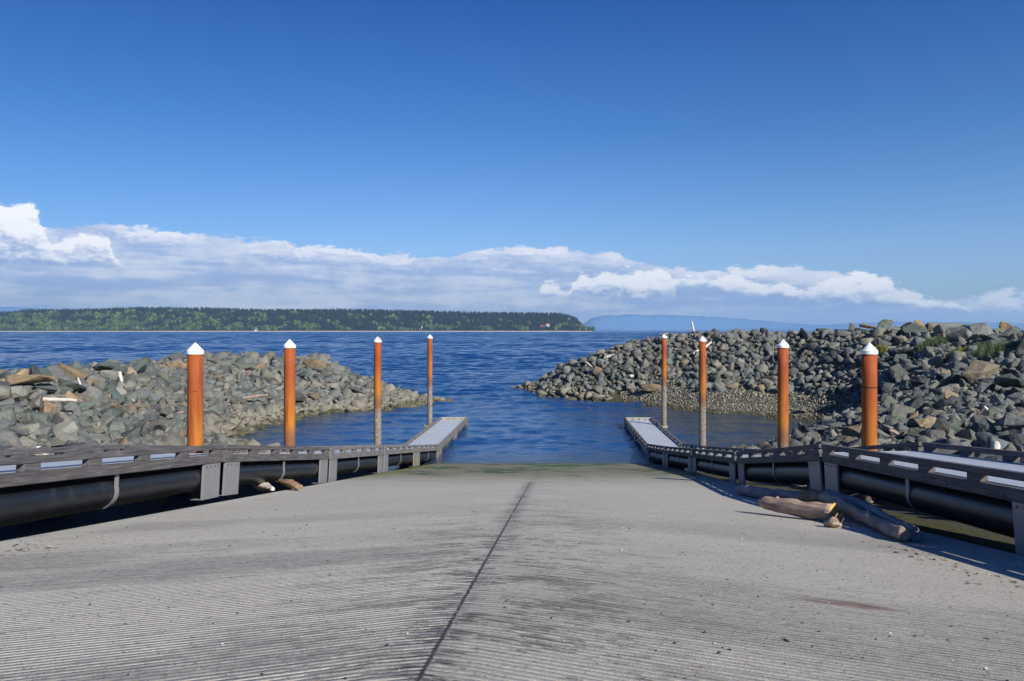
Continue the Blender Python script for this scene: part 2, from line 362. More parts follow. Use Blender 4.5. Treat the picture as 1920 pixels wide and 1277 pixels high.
g.nt.links.new(g.ramp(r, [(0, (0.05, 0.05, 0.052)), (0.4, (0.11, 0.10, 0.095)), (0.75, (0.24, 0.22, 0.2)), (0.93, (0.55, 0.53, 0.5))], 'CONSTANT'), b.inputs['Base Color'])
m, g, b = material('bark_chip', 0.85, 0.2); MT['chips'] = m
r = g.n('NewGeometry', 8)
g.nt.links.new(g.ramp(r, [(0, (0.15, 0.08, 0.06)), (0.4, (0.10, 0.065, 0.05)), (0.7, (0.24, 0.16, 0.11)), (0.9, (0.5, 0.44, 0.37))], 'CONSTANT'), b.inputs['Base Color'])

# ================================================================= CAMERA
cam = bpy.data.cameras.new('camera'); co = bpy.data.objects.new('camera', cam); col.objects.link(co); scene.camera = co
co.location = (0, 0, CAMZ); co.rotation_euler = (R(90), 0, 0)
cam.sensor_width = 36.0; cam.lens = F / 1920 * 36.0
cam.shift_x = -77 / 1920; cam.shift_y = -20.5 / 1920
cam.clip_start = 0.1; cam.clip_end = 60000

# ================================================================= LIGHT AND SKY
SUN_EL, SUN_AZ = R(31), R(40)        # azimuth measured from straight behind the camera towards the right
sd = Vector((math.sin(SUN_AZ) * math.cos(SUN_EL), -math.cos(SUN_AZ) * math.cos(SUN_EL), math.sin(SUN_EL)))
sl = bpy.data.lights.new('sun', 'SUN'); so = bpy.data.objects.new('sun', sl); col.objects.link(so)
sl.energy = 5.0; sl.angle = R(0.53); sl.color = (1.0, 0.95, 0.86)
so.rotation_euler = sd.to_track_quat('Z', 'Y').to_euler(); so.location = (40, -40, 60)
world = bpy.data.worlds.new('World'); scene.world = world; world.use_nodes = True
nt = world.node_tree; nt.nodes.clear(); g = G(nt)
sky = nt.nodes.new('ShaderNodeTexSky'); sky.sky_type = 'NISHITA'; sky.sun_disc = False
sky.sun_elevation = SUN_EL; sky.sun_rotation = math.atan2(sd.x, sd.y)
sky.altitude = 0; sky.air_density = 1.0; sky.dust_density = 0.25; sky.ozone_density = 3.2
dirv = g.n('TexCoord', 0)
dx, dy, dz = g.sep(dirv)[:3]
az = g.m('ARCTAN2', dx, dy)
hl = g.m('SQRT', g.add(g.mul(dx, dx), g.mul(dy, dy)))
v = g.m('DIVIDE', dz, g.m('MAXIMUM', hl, 0.02))
def pa(px): return math.atan((px - 1037) / F)
def pv(px, py): return (618 - py) / math.hypot(F, px - 1037)
AZ0, AZ1, VM = -1.0, 1.0, 0.20
def env(pts): return [((pa(x) - AZ0) / (AZ1 - AZ0), pv(x, y) / VM) for x, y in pts]
aN = g.m('DIVIDE', g.sub(az, AZ0), AZ1 - AZ0)
tint = g.ramp(g.m('MULTIPLY', v, 1.0, clamp=True), [(0.0, (0.66, 0.78, 1.05)), (0.10, (0.58, 0.73, 1.02)), (0.25, (0.24, 0.525, 0.87)), (0.43, (0.055, 0.32, 0.76)), (0.8, (0.055, 0.27, 0.68)), (1.0, (0.05, 0.25, 0.65))])
skyc = g.mix(1.0, sky.outputs[0], tint, 'MULTIPLY')
skyc = g.mix(g.step(az, 0.0, -0.75, 0.0, 0.8), skyc, g.mix(1.0, skyc, (0.62, 0.76, 0.82, 1), 'MULTIPLY'))
P = g.xyz(g.mul(az, 1.0), g.mul(v, 2.2), 0.0)
Ps = g.xyz(g.mul(az, 1.0), g.mul(v, 5.5), 3.0)
wn = g.noise(P, 9.0, 8, 0.6)
wf = g.noise(P, 34.0, 8, 0.62)
ws = g.noise(Ps, 6.0, 7, 0.6)
# --- stratiform bank
top = g.curve(aN, env([(-900, 470), (-300, 430), (60, 425), (190, 417), (330, 432), (500, 452), (640, 465), (800, 480), (900, 467), (1000, 461), (1130, 470), (1210, 492), (1290, 503), (1400, 499), (1600, 512), (1690, 540), (1800, 556), (1920, 550), (2600, 552)]))
topv = g.mul(top, VM)
wh = g.noise(P, 110.0, 7, 0.62)
d = g.sub(g.add(topv, g.add(g.mul(g.sub(wf, 0.5), 0.030), g.mul(g.sub(wh, 0.5), 0.010))), g.add(v, g.mul(g.sub(ws, 0.5), 0.020)))
bank = g.step(d, -0.001, 0.005)
edge = g.mul(g.step(d, 0.0, 0.003), g.step(g.add(d, g.mul(g.sub(wh, 0.5), 0.02)), 0.020, 0.004))          # sunlit rim of the bank
right = g.step(az, pa(1080), pa(1420))
low = g.step(v, 0.050, 0.012)
streak = g.noise(g.xyz(g.mul(az, 0.8), g.mul(v, 7.0), 8.0), 5.0, 8, 0.6)
bc = g.mix(g.step(g.add(streak, g.mul(g.sub(wf, 0.5), 0.35)), 0.40, 0.62), (3.2, 4.15, 6.6, 1), (6.6, 6.9, 8.0, 1))
bc = g.mix(g.mul(edge, g.step(wn, 0.38, 0.58, 0.2, 1.0)), bc, (8.3, 8.3, 8.7, 1))
bc = g.mix(g.mul(low, g.mul(g.sub(1.0, right), g.step(ws, 0.48, 0.62, 0.0, 0.75))), bc, (7.4, 7.4, 7.9, 1))
blueb = g.mul(right, g.step(g.add(v, g.mul(g.sub(ws, 0.5), 0.05)), 0.045, 0.020))
bc = g.mix(g.mul(blueb, 0.75), bc, (1.9, 3.5, 6.9, 1))
bank = g.mul(bank, g.sub(1.0, g.mul(g.step(az, pa(1750), pa(1850)), g.step(wn, 0.35, 0.6, 0.35, 0.0))))
out = g.mix(g.mul(bank, 0.93), skyc, bc)
# --- cumulus heads, each an envelope in azimuth with a flat base
wb = g.n('TexVoronoi', 0, {'feature': 'SMOOTH_F1'}, Vector=g.xyz(az, g.mul(v, 1.15), g.mul(wf, 0.02)), Scale=34.0, Smoothness=0.6)
def cumulus(out, pts, base, shade=1.0, soft=0.006, hot=(9.0, 9.0, 9.2, 1)):
    tp = g.mul(g.curve(aN, env(pts)), VM)
    bs = g.mul(g.curve(aN, env(base)), VM)
    lump = g.add(g.mul(g.sub(0.5, wb), 0.026), g.add(g.mul(g.sub(wf, 0.5), 0.026), g.mul(g.sub(wh, 0.5), 0.020)))
    dt = g.sub(g.add(tp, lump), v)
    db = g.sub(v, g.add(bs, g.mul(g.sub(wf, 0.5), 0.008)))
    msk = g.mul(g.step(dt, 0.0, soft), g.step(db, -0.002, soft * 1.6))
    hgt = g.m('DIVIDE', db, g.m('MAXIMUM', g.sub(tp, bs), 0.004))
    # sunlit side: billow field compared with the same field a little towards the sun
    off = g.xyz(g.add(az, 0.006), g.add(g.mul(v, 2.2), 0.018), 0.0)
    lit = g.add(g.add(g.mul(g.sub(wf, g.noise(off, 34.0, 8, 0.62)), 2.6), g.mul(g.sub(wh, 0.5), 1.1)), g.add(g.mul(hgt, 1.9), -0.10))
    cc = g.mix(g.step(lit, 0.0, 1.15), (2.9 * shade, 3.9 * shade, 6.5 * shade, 1), hot)
    return g.mix(msk, out, cc)
out = cumulus(out, [(-900, 618), (-400, 500), (-200, 420), (-60, 395), (10, 378), (50, 380), (78, 405), (92, 446), (125, 430), (150, 424), (185, 436), (212, 470), (232, 512), (300, 560), (1000, 618), (2500, 618)],
              [(-900, 600), (-60, 505), (60, 505), (150, 505), (218, 503), (232, 503), (300, 503), (1000, 503), (2500, 503)])
out = cumulus(out, [(-300, 640), (900, 620), (990, 552), (1040, 536), (1056, 548), (1075, 530), (1110, 506), (1150, 512), (1200, 516), (1240, 508), (1268, 545), (1290, 575), (1310, 600), (2500, 630)],
              [(-300, 566), (1000, 560), (1100, 562), (1180, 570), (1268, 562), (1300, 560), (2500, 560)])
out = cumulus(out, [(-300, 640), (1180, 600), (1270, 524), (1330, 510), (1390, 518), (1500, 530), (1560, 518), (1600, 510), (1640, 510), (1675, 520), (1700, 546), (1780, 556), (1815, 574), (1850, 600), (2500, 630)],
              [(-300, 560), (1270, 545), (1360, 556), (1440, 566), (1500, 570), (1550, 580), (1650, 582), (1780, 586), (1850, 590), (2500, 590)], 0.98)
out = cumulus(out, [(-300, 640), (1740, 620), (1820, 556), (1900, 546), (2000, 548), (2200, 560), (2500, 575)],
              [(-300, 590), (1740, 590), (1900, 600), (2500, 600)], 1.05, 0.012, (7.6, 7.8, 8.5, 1))
bg = g.n('Background', Color=out, Strength=0.1)
wo = nt.nodes.new('ShaderNodeOutputWorld'); nt.links.new(bg, wo.inputs[0])

# ================================================================= LAND (height field through measured points)
CP = [(-8.4, 0, 8.0)]
for y in range(-12, 61, 6):
    for x in (-11.7, -8.9, 6.7, 10.1):
        zb = ramp_z(y) - 0.32
        if x > 0 and y < 22: zb -= 0.0
        CP.append((x, y, zb))
CP += [(-8.9, 75, -3), (-11, 75, -3), (7, 75, -3), (10.2, 75, -2.8), (0, 62, -1.5),
 # left bank and breakwater
 (-14, 20, 5.4), (-14, 32, 3.7), (-14, 0, 8), (-30, 20, 7.0), (-45, 30, 7.2), (-25, 30, 4.9), (-27, 40, 3.7), (-28, 50, 2.4), (-20, 45, 1.5), (-18, 52, 0.2), (-24, 58, 0.8),
 (-28.9, 65.5, -0.1), (-29.9, 76.5, -0.1), (-28.2, 86.5, -0.1), (-24.7, 91, -0.1), (-19.4, 95.5, -0.1), (-16.4, 102.5, -0.1), (-15.0, 106, -0.1),
 (-41, 42, 6.0), (-46, 20, 7.0), (-35, 78, 2.4), (-34, 93, 3.0), (-36, 66, 3.0),
 (-56, 62, -1), (-58, 90, -2), (-52, 112, -2.5), (-38, 121, -2.5), (-24, 117, -2.5), (-14, 111, -2), (-5, 108, -4), (-64, 40, 0), (-70, 20, 3), (-75, 60, -3),
 (-20, 75, -2.2), (-21, 85, -2), (-22, 68, -1.5), (0, 80, -4), (0, 100, -5), (-8, 120, -5), (-12, 92, -3),
 # right breakwater
 (-6.3, 128, -0.1), (-1.6, 114, -0.1), (3.4, 108.5, -0.1), (10, 102.7, -0.1), (13.9, 96, -0.1), (17.9, 90, -0.1), (23.6, 85.5, -0.1), (27.3, 81.5, -0.1), (27.5, 77, -0.1), (24.0, 70, 0.2), (19.7, 66, -0.1), (15, 62, -0.4), (13, 56, -0.2),
 (17.4, 97, 1.6), (23, 94, 2.0), (29, 92, 2.4), (31.5, 82, 2.5), (31, 76, 2.3),
 (48, 60, 7.0), (50, 40, 7.5), (42.3, 72, 7.3), (38.8, 80, 7.0), (35.2, 60, 5.9), (25.8, 44, 5.1), (24.2, 50, 4.5), (23, 56, 3.9), (20.1, 34, 5.1), (18.9, 39, 4.5), (17.8, 44, 3.6), (21.3, 60, 2.3), (22.2, 58, 3.1), (25.3, 56, 3.9), (28, 62, 4.15), (32.5, 72, 4.3), (32, 66, 5.6), (36, 42, 6.6), (24, 22, 6.4), (34, 20, 7), (40, 0, 9),
 (32.4, 103, 5.9), (36, 90, 6.4), (33.5, 80, 4.8), (26, 104, 5.2), (18, 108, 4.4),
 (25, 69, 0.9), (15.8, 35, 4.0), (16.5, 28, 5.0), (14.2, 20, 5.9), (14.5, 5, 8), (13.8, 46, 1.6),
 (60, 20, 8.2), (64, 60, 7.8), (66, 84, 8.0), (66, 108, 0), (58, 116, -2), (47, 118, -3), (30, 130, -3), (12, 135, -3), (-3, 137, -3), (-14, 132, -4), (40, 112, 3), (80, 60, 6), (80, 110, -3),
 (19, 78, -2), (12, 85, -3), (15, 72, -1.8), (60, 150, -6), (0, 155, -6), (-60, 155, -6), (-90, 100, -5)]
CRL = [(-60, 729, 48), (0, 720, 53), (60, 711, 60), (120, 702, 67), (180, 697, 74), (240, 691, 82), (300, 684, 89), (360, 681, 96), (420, 678, 101), (480, 680, 104), (540, 679, 106), (600, 675, 108), (625, 692, 108), (660, 706, 107.5), (720, 727, 107), (780, 745, 106)]
CRR = [(1000, 722, 126), (1040, 698, 124), (1080, 682, 123.5), (1120, 668, 123), (1160, 654, 122), (1200, 644, 121), (1240, 636, 120), (1280, 632, 118.5), (1350, 629, 116), (1400, 627, 113.5), (1450, 625, 110.5), (1500, 627, 107), (1560, 628, 103), (1600, 626, 100), (1650, 623, 98), (1700, 625, 95), (1750, 628, 92), (1800, 629, 90), (1850, 630, 88), (1920, 631, 86), (2000, 631, 84), (2100, 631, 82)]
for crl in (CRL, CRR):
    for (p0, q0, y0_), (p1, q1, y1_) in zip(crl[:-1], crl[1:]):
        n_ = max(1, int(math.hypot((p1 - p0) * y0_ / F, y1_ - y0_) / 2.6))
        for i in range(n_):
            t_ = i / n_; p_, q_, yy_ = p0 + (p1 - p0) * t_, q0 + (q1 - q0) * t_, y0_ + (y1_ - y0_) * t_
            CP.append(((p_ - 1037) * yy_ / F, yy_, CAMZ - (q_ - 618) * yy_ / F))
CP = np.array(CP, float)
D = np.hypot(CP[:, None, 0] - CP[None, :, 0], CP[:, None, 1] - CP[None, :, 1])
A = np.linalg.solve(-D - np.eye(len(CP)) * 0.15, CP[:, 2] - 2.0)
GX0, GX1, GY0, GY1, GS = -95.0, 85.0, -14.0, 160.0, 0.8
gx = np.arange(GX0, GX1 + 0.01, GS); gy = np.arange(GY0, GY1 + 0.01, GS)
MX, MY = np.meshgrid(gx, gy)
HZ = np.zeros_like(MX) + 2.0
for (cx, cy, cz), a in zip(CP, A): HZ -= a * np.hypot(MX - cx, MY - cy)
inr = (MX > RXL - 0.2) & (MX < RXR + 0.2) & (MY < 74)
HZ = np.where(inr, np.minimum(HZ, RZ0 - RG * MY - 0.34), HZ)
strip = ((MX > -12.4) & (MX < RXL + 0.4)) | ((MX > RXR - 0.4) & (MX < 11.0))
HZ = np.where(strip & (MY < 60), RZ0 - RG * MY - 0.50, HZ)
def hgt(x, y):
    x = np.asarray(x, float); y = np.asarray(y, float)
    fx = np.clip((x - GX0) / GS, 0, len(gx) - 1.001); fy = np.clip((y - GY0) / GS, 0, len(gy) - 1.001)
    i = fx.astype(int); j = fy.astype(int); u = fx - i; w_ = fy - j
    return (HZ[j, i] * (1 - u) + HZ[j, i + 1] * u) * (1 - w_) + (HZ[j + 1, i] * (1 - u) + HZ[j + 1, i + 1] * u) * w_
nx, ny = len(gx), len(gy)
V = np.stack([MX.ravel(), MY.ravel(), HZ.ravel()], 1)
idx = np.arange(nx * ny).reshape(ny, nx)
Fq = np.stack([idx[:-1, :-1].ravel(), idx[:-1, 1:].ravel(), idx[1:, 1:].ravel(), idx[1:, :-1].ravel()], 1)
o = link('ground', from_arrays('ground', V, Fq), MT['ground'], smooth=True); tag(o, kind='structure')

# water sheet to the horizon
HOR = 12500.0
yr = [48.0]
while yr[-1] < HOR: yr.append(yr[-1] + max(0.22, 0.0042 * yr[-1]) * (1 if yr[-1] < 3500 else 3))
yr = np.array(yr); tn = np.linspace(-1.15, 1.0, 720)
TN, YW = np.meshgrid(tn, yr); XW = TN * YW
def sst(v, a, b_): t = np.clip((v - a) / (b_ - a), 0, 1); return t * t * (3 - 2 * t)
wr = np.random.default_rng(3); ZW = np.zeros_like(XW)
opn = sst(YW + 6 * np.sin(XW * 0.11) , 84, 122); dep = sst(YW, 56.5, 68)
calm = (0.34 + 0.66 * opn) * (0.12 + 0.88 * dep)
gs = 0.85 + 0.35 * np.sin(XW * 0.013 + 1.0 + 0.4 * np.sin(YW * 0.02)) * np.sin(YW * 0.031 + 0.8 * np.sin(XW * 0.009))
lams = np.geomspace(0.75, 90, 84)
for lam in lams:
    lam *= wr.uniform(0.93, 1.07); th = wr.normal(0, 0.42) + (math.pi if wr.random() < 0.25 else 0)
    kx, ky = 2 * math.pi / lam * math.sin(th), 2 * math.pi / lam * math.cos(th); ph_ = wr.uniform(0, 6.28)
    slope = 0.050 * (1.0 if lam < 12 else 0.75)
    wgt = sst(lam / np.maximum(0.22, 0.0042 * YW), 2.2, 4.5)
    if lam > 9: wgt = wgt * sst(YW, lam * 9, lam * 22)
    if lam > 45: wgt = wgt * 0.7
    wgt = wgt * (calm if lam > 2.2 else (0.35 + 0.65 * opn) * (0.15 + 0.85 * dep))
    p = kx * XW + ky * YW + ph_
    q = np.sin(p); amp = slope * lam / (2 * math.pi)
    ZW += amp * wgt * (q + 0.28 * np.cos(2 * p)) * gs
ZW *= 1 - 0.75 * sst(YW, 3000, 3500)
idx = np.arange(XW.size).reshape(XW.shape)
o = link('sea_water', from_arrays('sea_water', np.stack([XW.ravel(), YW.ravel(), ZW.ravel()], 1),
    np.stack([idx[:-1, :-1].ravel(), idx[:-1, 1:].ravel(), idx[1:, 1:].ravel(), idx[1:, :-1].ravel()], 1)), MT['water'], smooth=True); tag(o, kind='structure')

# ================================================================= BOAT RAMP (real grooves, herringbone)
def smooth_rows(a, n):
    t = np.linspace(0, len(a) - 1.001, n); i = t.astype(int); u = (t - i)[:, None]; return a[i] * (1 - u) + a[i + 1] * u
def make_ramp():
    per = 0.08; Vs = []; Fs = []; base = 0
    s0, s1 = -4.0, 64.0
    nrow = int((s1 - s0) / per)
    for side, W in ((-1, XC - RXL), (1, RXR - XC)):
        ncol = 22
        tt = np.linspace(0, W, ncol + 1)
        prof = [(0.0, 0.0), (0.60, 0.0), (0.68, -1.0), (0.86, -1.0), (0.94, 0.0)]
        S = []; Dp = []
        for k in range(nrow):
            for f, d in prof: S.append(s0 + (k + f) * per); Dp.append(d)
        S = np.array(S); Dp = np.array(Dp)
        wob = np.cumsum(rng.normal(0, 0.0007, (nrow + 1, ncol + 1)), 1); wob -= wob.mean(1, keepdims=True)
        wob += smooth_rows(np.cumsum(rng.normal(0, 0.004, ((nrow + 1) // 9 + 3, ncol + 1)), 1), nrow + 1) * 0.4
        amp = np.clip(0.008 + 0.004 * rng.normal(0, 1, (nrow + 1, ncol + 1)), 0.0005, 0.012) * np.clip((22 - np.arange(s0, s0 + per * (nrow + 0.5), per)[:nrow + 1, None]) / 14, 0.12, 1)
        kk = np.repeat(np.arange(nrow), 5)
        TT, SS = np.meshgrid(tt, S)
        edgef = np.clip((W - TT) / 0.5, 0, 1)
        d = Dp[:, None] * amp[kk] * edgef
        sy = SS / C20 + wob[kk] * np.clip(TT / 0.4, 0, 1)
        X = XC + side * TT; Y = sy - TT * T20
        Z = ramp_z(Y, X) + d - 0.02 * np.exp(-(TT / 0.03) ** 2)
        n, c = X.shape
        Vs.append(np.stack([X.ravel(), Y.ravel(), Z.ravel()], 1))
        idx = np.arange(n * c).reshape(n, c) + base
        q = [idx[:-1, :-1].ravel(), idx[:-1, 1:].ravel(), idx[1:, 1:].ravel(), idx[1:, :-1].ravel()]
        if side < 0: q = q[::-1]
        Fs.append(np.stack(q, 1)); base += n * c
        # slab edge
        ex = XC + side * W
        top = np.stack([np.full(n, ex), Y[:, -1], Z[:, -1]], 1); wid = 0.02 * rng.normal(0, 1, n)
        bot = np.stack([np.full(n, ex) - side * 0.02, Y[:, -1], Z[:, -1] - 0.36], 1)
        Vs.append(top); Vs.append(bot)
        i = np.arange(n - 1) + base
        q = [i, i + n, i + n + 1, i + 1]
        if side < 0: q = q[::-1]
        Fs.append(np.stack(q, 1)); base += 2 * n
    o = link('boat_ramp', from_arrays('boat_ramp', np.concatenate(Vs), np.concatenate(Fs)), MT['concrete'])
    tag(o, kind='structure')
make_ramp()

# ================================================================= HINGED BOARDING FLOATS
SEC = 9.65
_b = MB(); _b.box(-0.007, 0.007, -0.022, 0.022, -0.022, 0.022, 0.004); _o = _b.build('bolt', MT['bolt']); BOLT = _o.data; bpy.data.objects.remove(_o)
def float_section(x0, ya, yb, za, zb, out, hoops, label, wood, last=False, near=False, old=False, tilt=0.0):
    """local frame: x = 0 at the ramp-side face, y along the float, z = 0 at the rail top; out = direction away from the ramp"""
    L = math.hypot(yb - ya, zb - za) - 0.16
    root = empty('boarding_float', (x0, ya + 0.08, za), (math.atan2(zb - za, yb - ya), -tilt, 0))
    tag(root, label, 'boarding float', 'hinged boarding floats along the ramp')
    Wd = 2.85
    fx = lambda a, b_: (min(out * a, out * b_), max(out * a, out * b_))
    wm = wood
    for k, (a, b_) in enumerate(((0.0, 0.16), (Wd - 0.16, Wd))):
        xa, xb = fx(a, b_)
        r = MB(); r.box(xa, xb, 0, L, -0.12, 0, 0.012); r.build('rail', wm, root)
        bl = MB()
        nb = 6
        for i in range(nb):
            c = 0.30 + (L - 0.6) * i / (nb - 1); hw = 0.24 if i in (0, nb - 1) else 0.21
            bb = MB(); bb.box(xa + 0.01, xb - 0.01, c - hw, c + hw, -0.248, -0.122, 0.006); bb.build('rail_block', wm, root)
        bl.bm.free()
        e = MB(); e.box(xa, xb, 0, L, -0.46, -0.25, 0.01); be = e.build('side_beam', wm, root)
        for i in range(11 if k == 0 and ya < 35 else 0):
            y = 0.35 + (L - 0.7) * i / 10; zz = -0.355 + 0.035 * (-1) ** i
            xf = xa - 0.008 if (k == 0) == (out > 0) else xb + 0.008
            b1 = bpy.data.objects.new('bolt', BOLT); col.objects.link(b1); b1.parent = be; b1.location = (xf, y, zz)
        # pontoon pipe with its strap
        pc = 0.42 if k == 0 else Wd - 0.42
        p = MB(); n = 25
        p.ring_tube([(out * pc, 0.42 + (L - 0.84) * i / (n - 1), -0.81) for i in range(n)], 0.33, 28)
        pp = p.build('pontoon_pipe', MT['pipe'], root, True)
        st = MB(); ym = L * 0.5
        prev = None; seg = 40
        prof = []
        for i in range(seg + 1):
            t = -0.1 * math.pi + 1.2 * math.pi * i / seg
            prof.append((out * pc + math.cos(t) * 0.338, -0.81 - math.sin(t) * 0.338))
        prof = [(prof[0][0], -0.461)] + prof + [(prof[-1][0], -0.461)]
        for (px, pz) in prof:
            cur = (st.bm.verts.new((px, ym - 0.07, pz)), st.bm.verts.new((px, ym + 0.07, pz)))
            if prev: st.bm.faces.new((prev[0], prev[1], cur[1], cur[0]))
            prev = cur
        so_ = st.build('strap', MT['galv'], pp, False)
        md = so_.modifiers.new('thick', 'SOLIDIFY'); md.thickness = 0.012; md.offset = 1
    # deck grating and joists
    xa, xb = fx(0.16, Wd - 0.16)
    d = MB(); d.box(xa + 0.004, xb - 0.004, 0.02, L - 0.02, -0.275, -0.235); d.build('deck', MT['deck'], root)
    for j in range(9):
        y = 0.3 + (L - 0.6) * j / 8
        jj = MB(); jj.box(xa + 0.004, xb - 0.004, y - 0.05, y + 0.05, -0.45, -0.28); jj.build('joist', MT['timber_x'], root)
    # legs: steel plates with flanges at each end
    for yc in (0.57, L - 0.57):
        for k, x in enumerate((0.02, Wd - 0.02)):
            s_in = 1 if k == 0 else -1
            lg = MB(); a, b_ = fx(x, x + s_in * 0.02)
            lg.box(a, b_, yc - 0.47, yc + 0.47, -1.33, -0.465)
            a, b_ = fx(x + s_in * 0.021, x + s_in * 0.055)
            lg.box(a, b_, yc - 0.47, yc - 0.455, -1.33, -0.465); lg.box(a, b_, yc + 0.455, yc + 0.47, -1.33, -0.465)
            a, b_ = fx(x + s_in * 0.021, x + s_in * 0.30)
            lg.box(a, b_, yc - 0.454, yc + 0.454, -1.33, -1.315)
            lo = lg.build('leg', MT['galv'], root)
            for q in ((-0.34, -0.1, 0.14, 0.34) if k == 0 and ya < 35 else ()):
                b1 = bpy.data.objects.new('bolt', BOLT); col.objects.link(b1); b1.parent = lo; b1.location = (out * (x - s_in * 0.008), yc + q, -0.53)
    for y0_, y1_ in ((0.0, 0.14), (L - 0.14, L)):
        cb = MB(); cb.box(xa + 0.004, xb - 0.004, y0_ + 0.022 if y0_ == 0 else y0_, y1_ if y0_ == 0 else y1_ - 0.022, -0.48, -0.282); cb.build('end_beam', MT['timber_x'], root)
    if last:
        e = MB(); e.box(xa + 0.003, xb - 0.003, L - 0.17, L - 0.01, -0.118, 0.004, 0.01); e.build('end_rail', MT['timber_pale'], root)
        for c in (0.14, 0.40, 0.66, 0.90):
            bb = MB(); xm = xa + (xb - xa) * c; bb.box(xm - 0.24, xm + 0.24, L - 0.16, L - 0.02, -0.232, -0.12); bb.build('rail_block', MT['timber_pale'], root)
        e = MB(); e.box(xa + 0.003, xb - 0.003, L + 0.0, L + 0.05, -0.60, -0.15); e.build('fender_board', MT['timber_pale'], root)
    for hy in hoops:                  # steel guide around the pile
        yl = (hy - ya - 0.08) / math.cos(math.atan2(zb - za, yb - ya))
        h = MB(); c = Wd + 0.36; w_ = 0.34
        def hb(x0_, x1_, y0_, y1_, z0_, z1_):
            a, b_ = fx(x0_, x1_); h.box(a, b_, y0_, y1_, z0_, z1_, 0.01)
        hb(Wd + 0.001, c + w_, yl - w_ - 0.09, yl - w_, -0.42, -0.22); hb(Wd + 0.001, c + w_, yl + w_, yl + w_ + 0.09, -0.42, -0.22)
        hb(c + w_ + 0.001, c + w_ + 0.10, yl - w_ - 0.09, yl + w_ + 0.09, -0.42, -0.20)
        h.build('pile_guide', MT['timber_pale'] if old else MT['galv'], root)
    return root
ORD = ['first', 'second', 'third', 'fourth', 'fifth', 'sixth', 'seventh', 'eighth']
LY = [1.0, 10.85, 20.6, 30.35, 40.1, 49.9, 59.8, 69.6, 79.4]; LZ = [8.95, 7.75, 6.57, 5.03, 3.64, 2.25, 0.84, 0.76, 0.74]
RY = [1.4, 11.2, 21.05, 30.9, 40.65, 50.4, 60.1, 69.6, 79.2]; RZ = [8.9, 7.47, 6.52, 4.76, 3.42, 2.09, 0.84, 0.76, 0.74]
LX, RX = -8.62, 7.15
PIL_L = [(366, 25.9), (543, 35.1), (708, 52.7), (806, 75.0)]
PIL_R = [(1245, 74.2), (1317, 55.1), (1468, 35.8), (1630, 26.0)]
lab_l = [None, 'near left boarding float with dark weathered rails, cut by the left picture edge', 'left boarding float behind the two short driftwood pieces, on grey steel legs',
         'left boarding float on the ramp, third from the picture edge, beside the third rust pile', 'left boarding float resting on the ramp just above the green weed', 'left boarding float at the water edge, its seaward end touching the sea',
         'level left boarding float afloat just off the ramp, inner one', 'outermost left boarding float with pale end rail, floating level on the sea']
lab_r = ['right boarding float nearest the camera, only its shadow and corner showing', 'near boarding float right of the ramp, cut by the right edge, with bright mesh deck', 'right boarding float behind the driftwood logs, shaded pontoon pipe and grey legs',
         'right boarding float in shade behind the tip of the long mottled log', 'right boarding float resting on the ramp just above the green weed, in shade', 'right boarding float at the water edge, shaded, its seaward end touching the sea',
         'level right boarding float afloat just off the ramp, inner one', 'outermost right boarding float with pale end rail and a pile shadow across its deck']
for i in range(8):
    if i > 0:
        hs = [Y for px, Y in PIL_L if LY[i] < Y < LY[i + 1]]
        float_section(LX, LY[i], LY[i + 1], LZ[i], LZ[i + 1], -1, hs, lab_l[i], MT['timber_wet'] if i > 2 else MT['timber'], i == 7)
    hs = [Y for px, Y in PIL_R if RY[i] < Y < RY[i + 1]]
    float_section(RX, RY[i], RY[i + 1], RZ[i], RZ[i + 1], 1, hs, lab_r[i], MT['timber'] if i < 6 else MT['timber_wet'], i == 7, old=i == 7, tilt=(0.02 if i < 3 else 0.0))

# ================================================================= STEEL GUIDE PILES
PR = 0.245
tips = {366: 642, 543: 636, 708: 631, 806: 627, 1245: 626, 1317: 630, 1468: 636, 1630: 642}
plab = {366: 'nearest rust orange pile left of the ramp, in front of the boulders', 543: 'second rust orange pile on the left, standing before the basin water',
        708: 'third pile on the left, rust above and grey with barnacles at its foot', 806: 'slimmest pile on the left, far out beside the end of the left float',
        1245: 'slimmest pile on the right, grey lower half, beside the end of the right float', 1317: 'second slimmest pile on the right, mottled grey foot in the basin water',
        1468: 'tall rust pile on the right in front of the gravel beach', 1630: 'nearest and thickest rust pile on the right with a dark weld ring'}
for px, Y in PIL_L + PIL_R:
    c = at(px, tips[px], Y)
    root = empty('mooring_pile', (c.x, c.y, -2.5)); tag(root, plab[px], 'pile', 'rusty steel piles with white caps')
    top = c.z - 0.36 + 2.5
    s = MB(); s.lathe([(0.0, 0), (PR, 0)] + [(PR, top * i / 12) for i in range(1, 13)] + [(0, top)], 40); s.build('shaft', MT['rust'], root, True)
    cp = MB(); cp.lathe([(PR + 0.012, top - 0.03), (PR + 0.028, top - 0.03), (PR + 0.028, top + 0.085), (PR + 0.012, top + 0.10), (0.015, top + 0.355), (0, top + 0.36)], 40)
    co_ = cp.build('cap', MT['cap'], root, False)
    if px == 1630:
        w_ = MB(); zc = CAMZ - (726 - 618) / F * Y + 2.5; w_.lathe([(PR + 0.001, zc - 0.02), (PR + 0.012, zc - 0.015), (PR + 0.012, zc + 0.015), (PR + 0.001, zc + 0.02)], 40); w_.build('weld_ring', MT['weld'], root)
    if px == 366:
        w_ = MB(); zc = CAMZ - (733 - 618) / F * Y + 2.5
        w_.ring_tube([(PR * 1.01 * math.sin(a), -PR * 1.01 * math.cos(a), zc) for a in [0.1 + 0.08 * i for i in range(8)]], 0.009, 6); w_.build('weld_mark', MT['weld'], root)

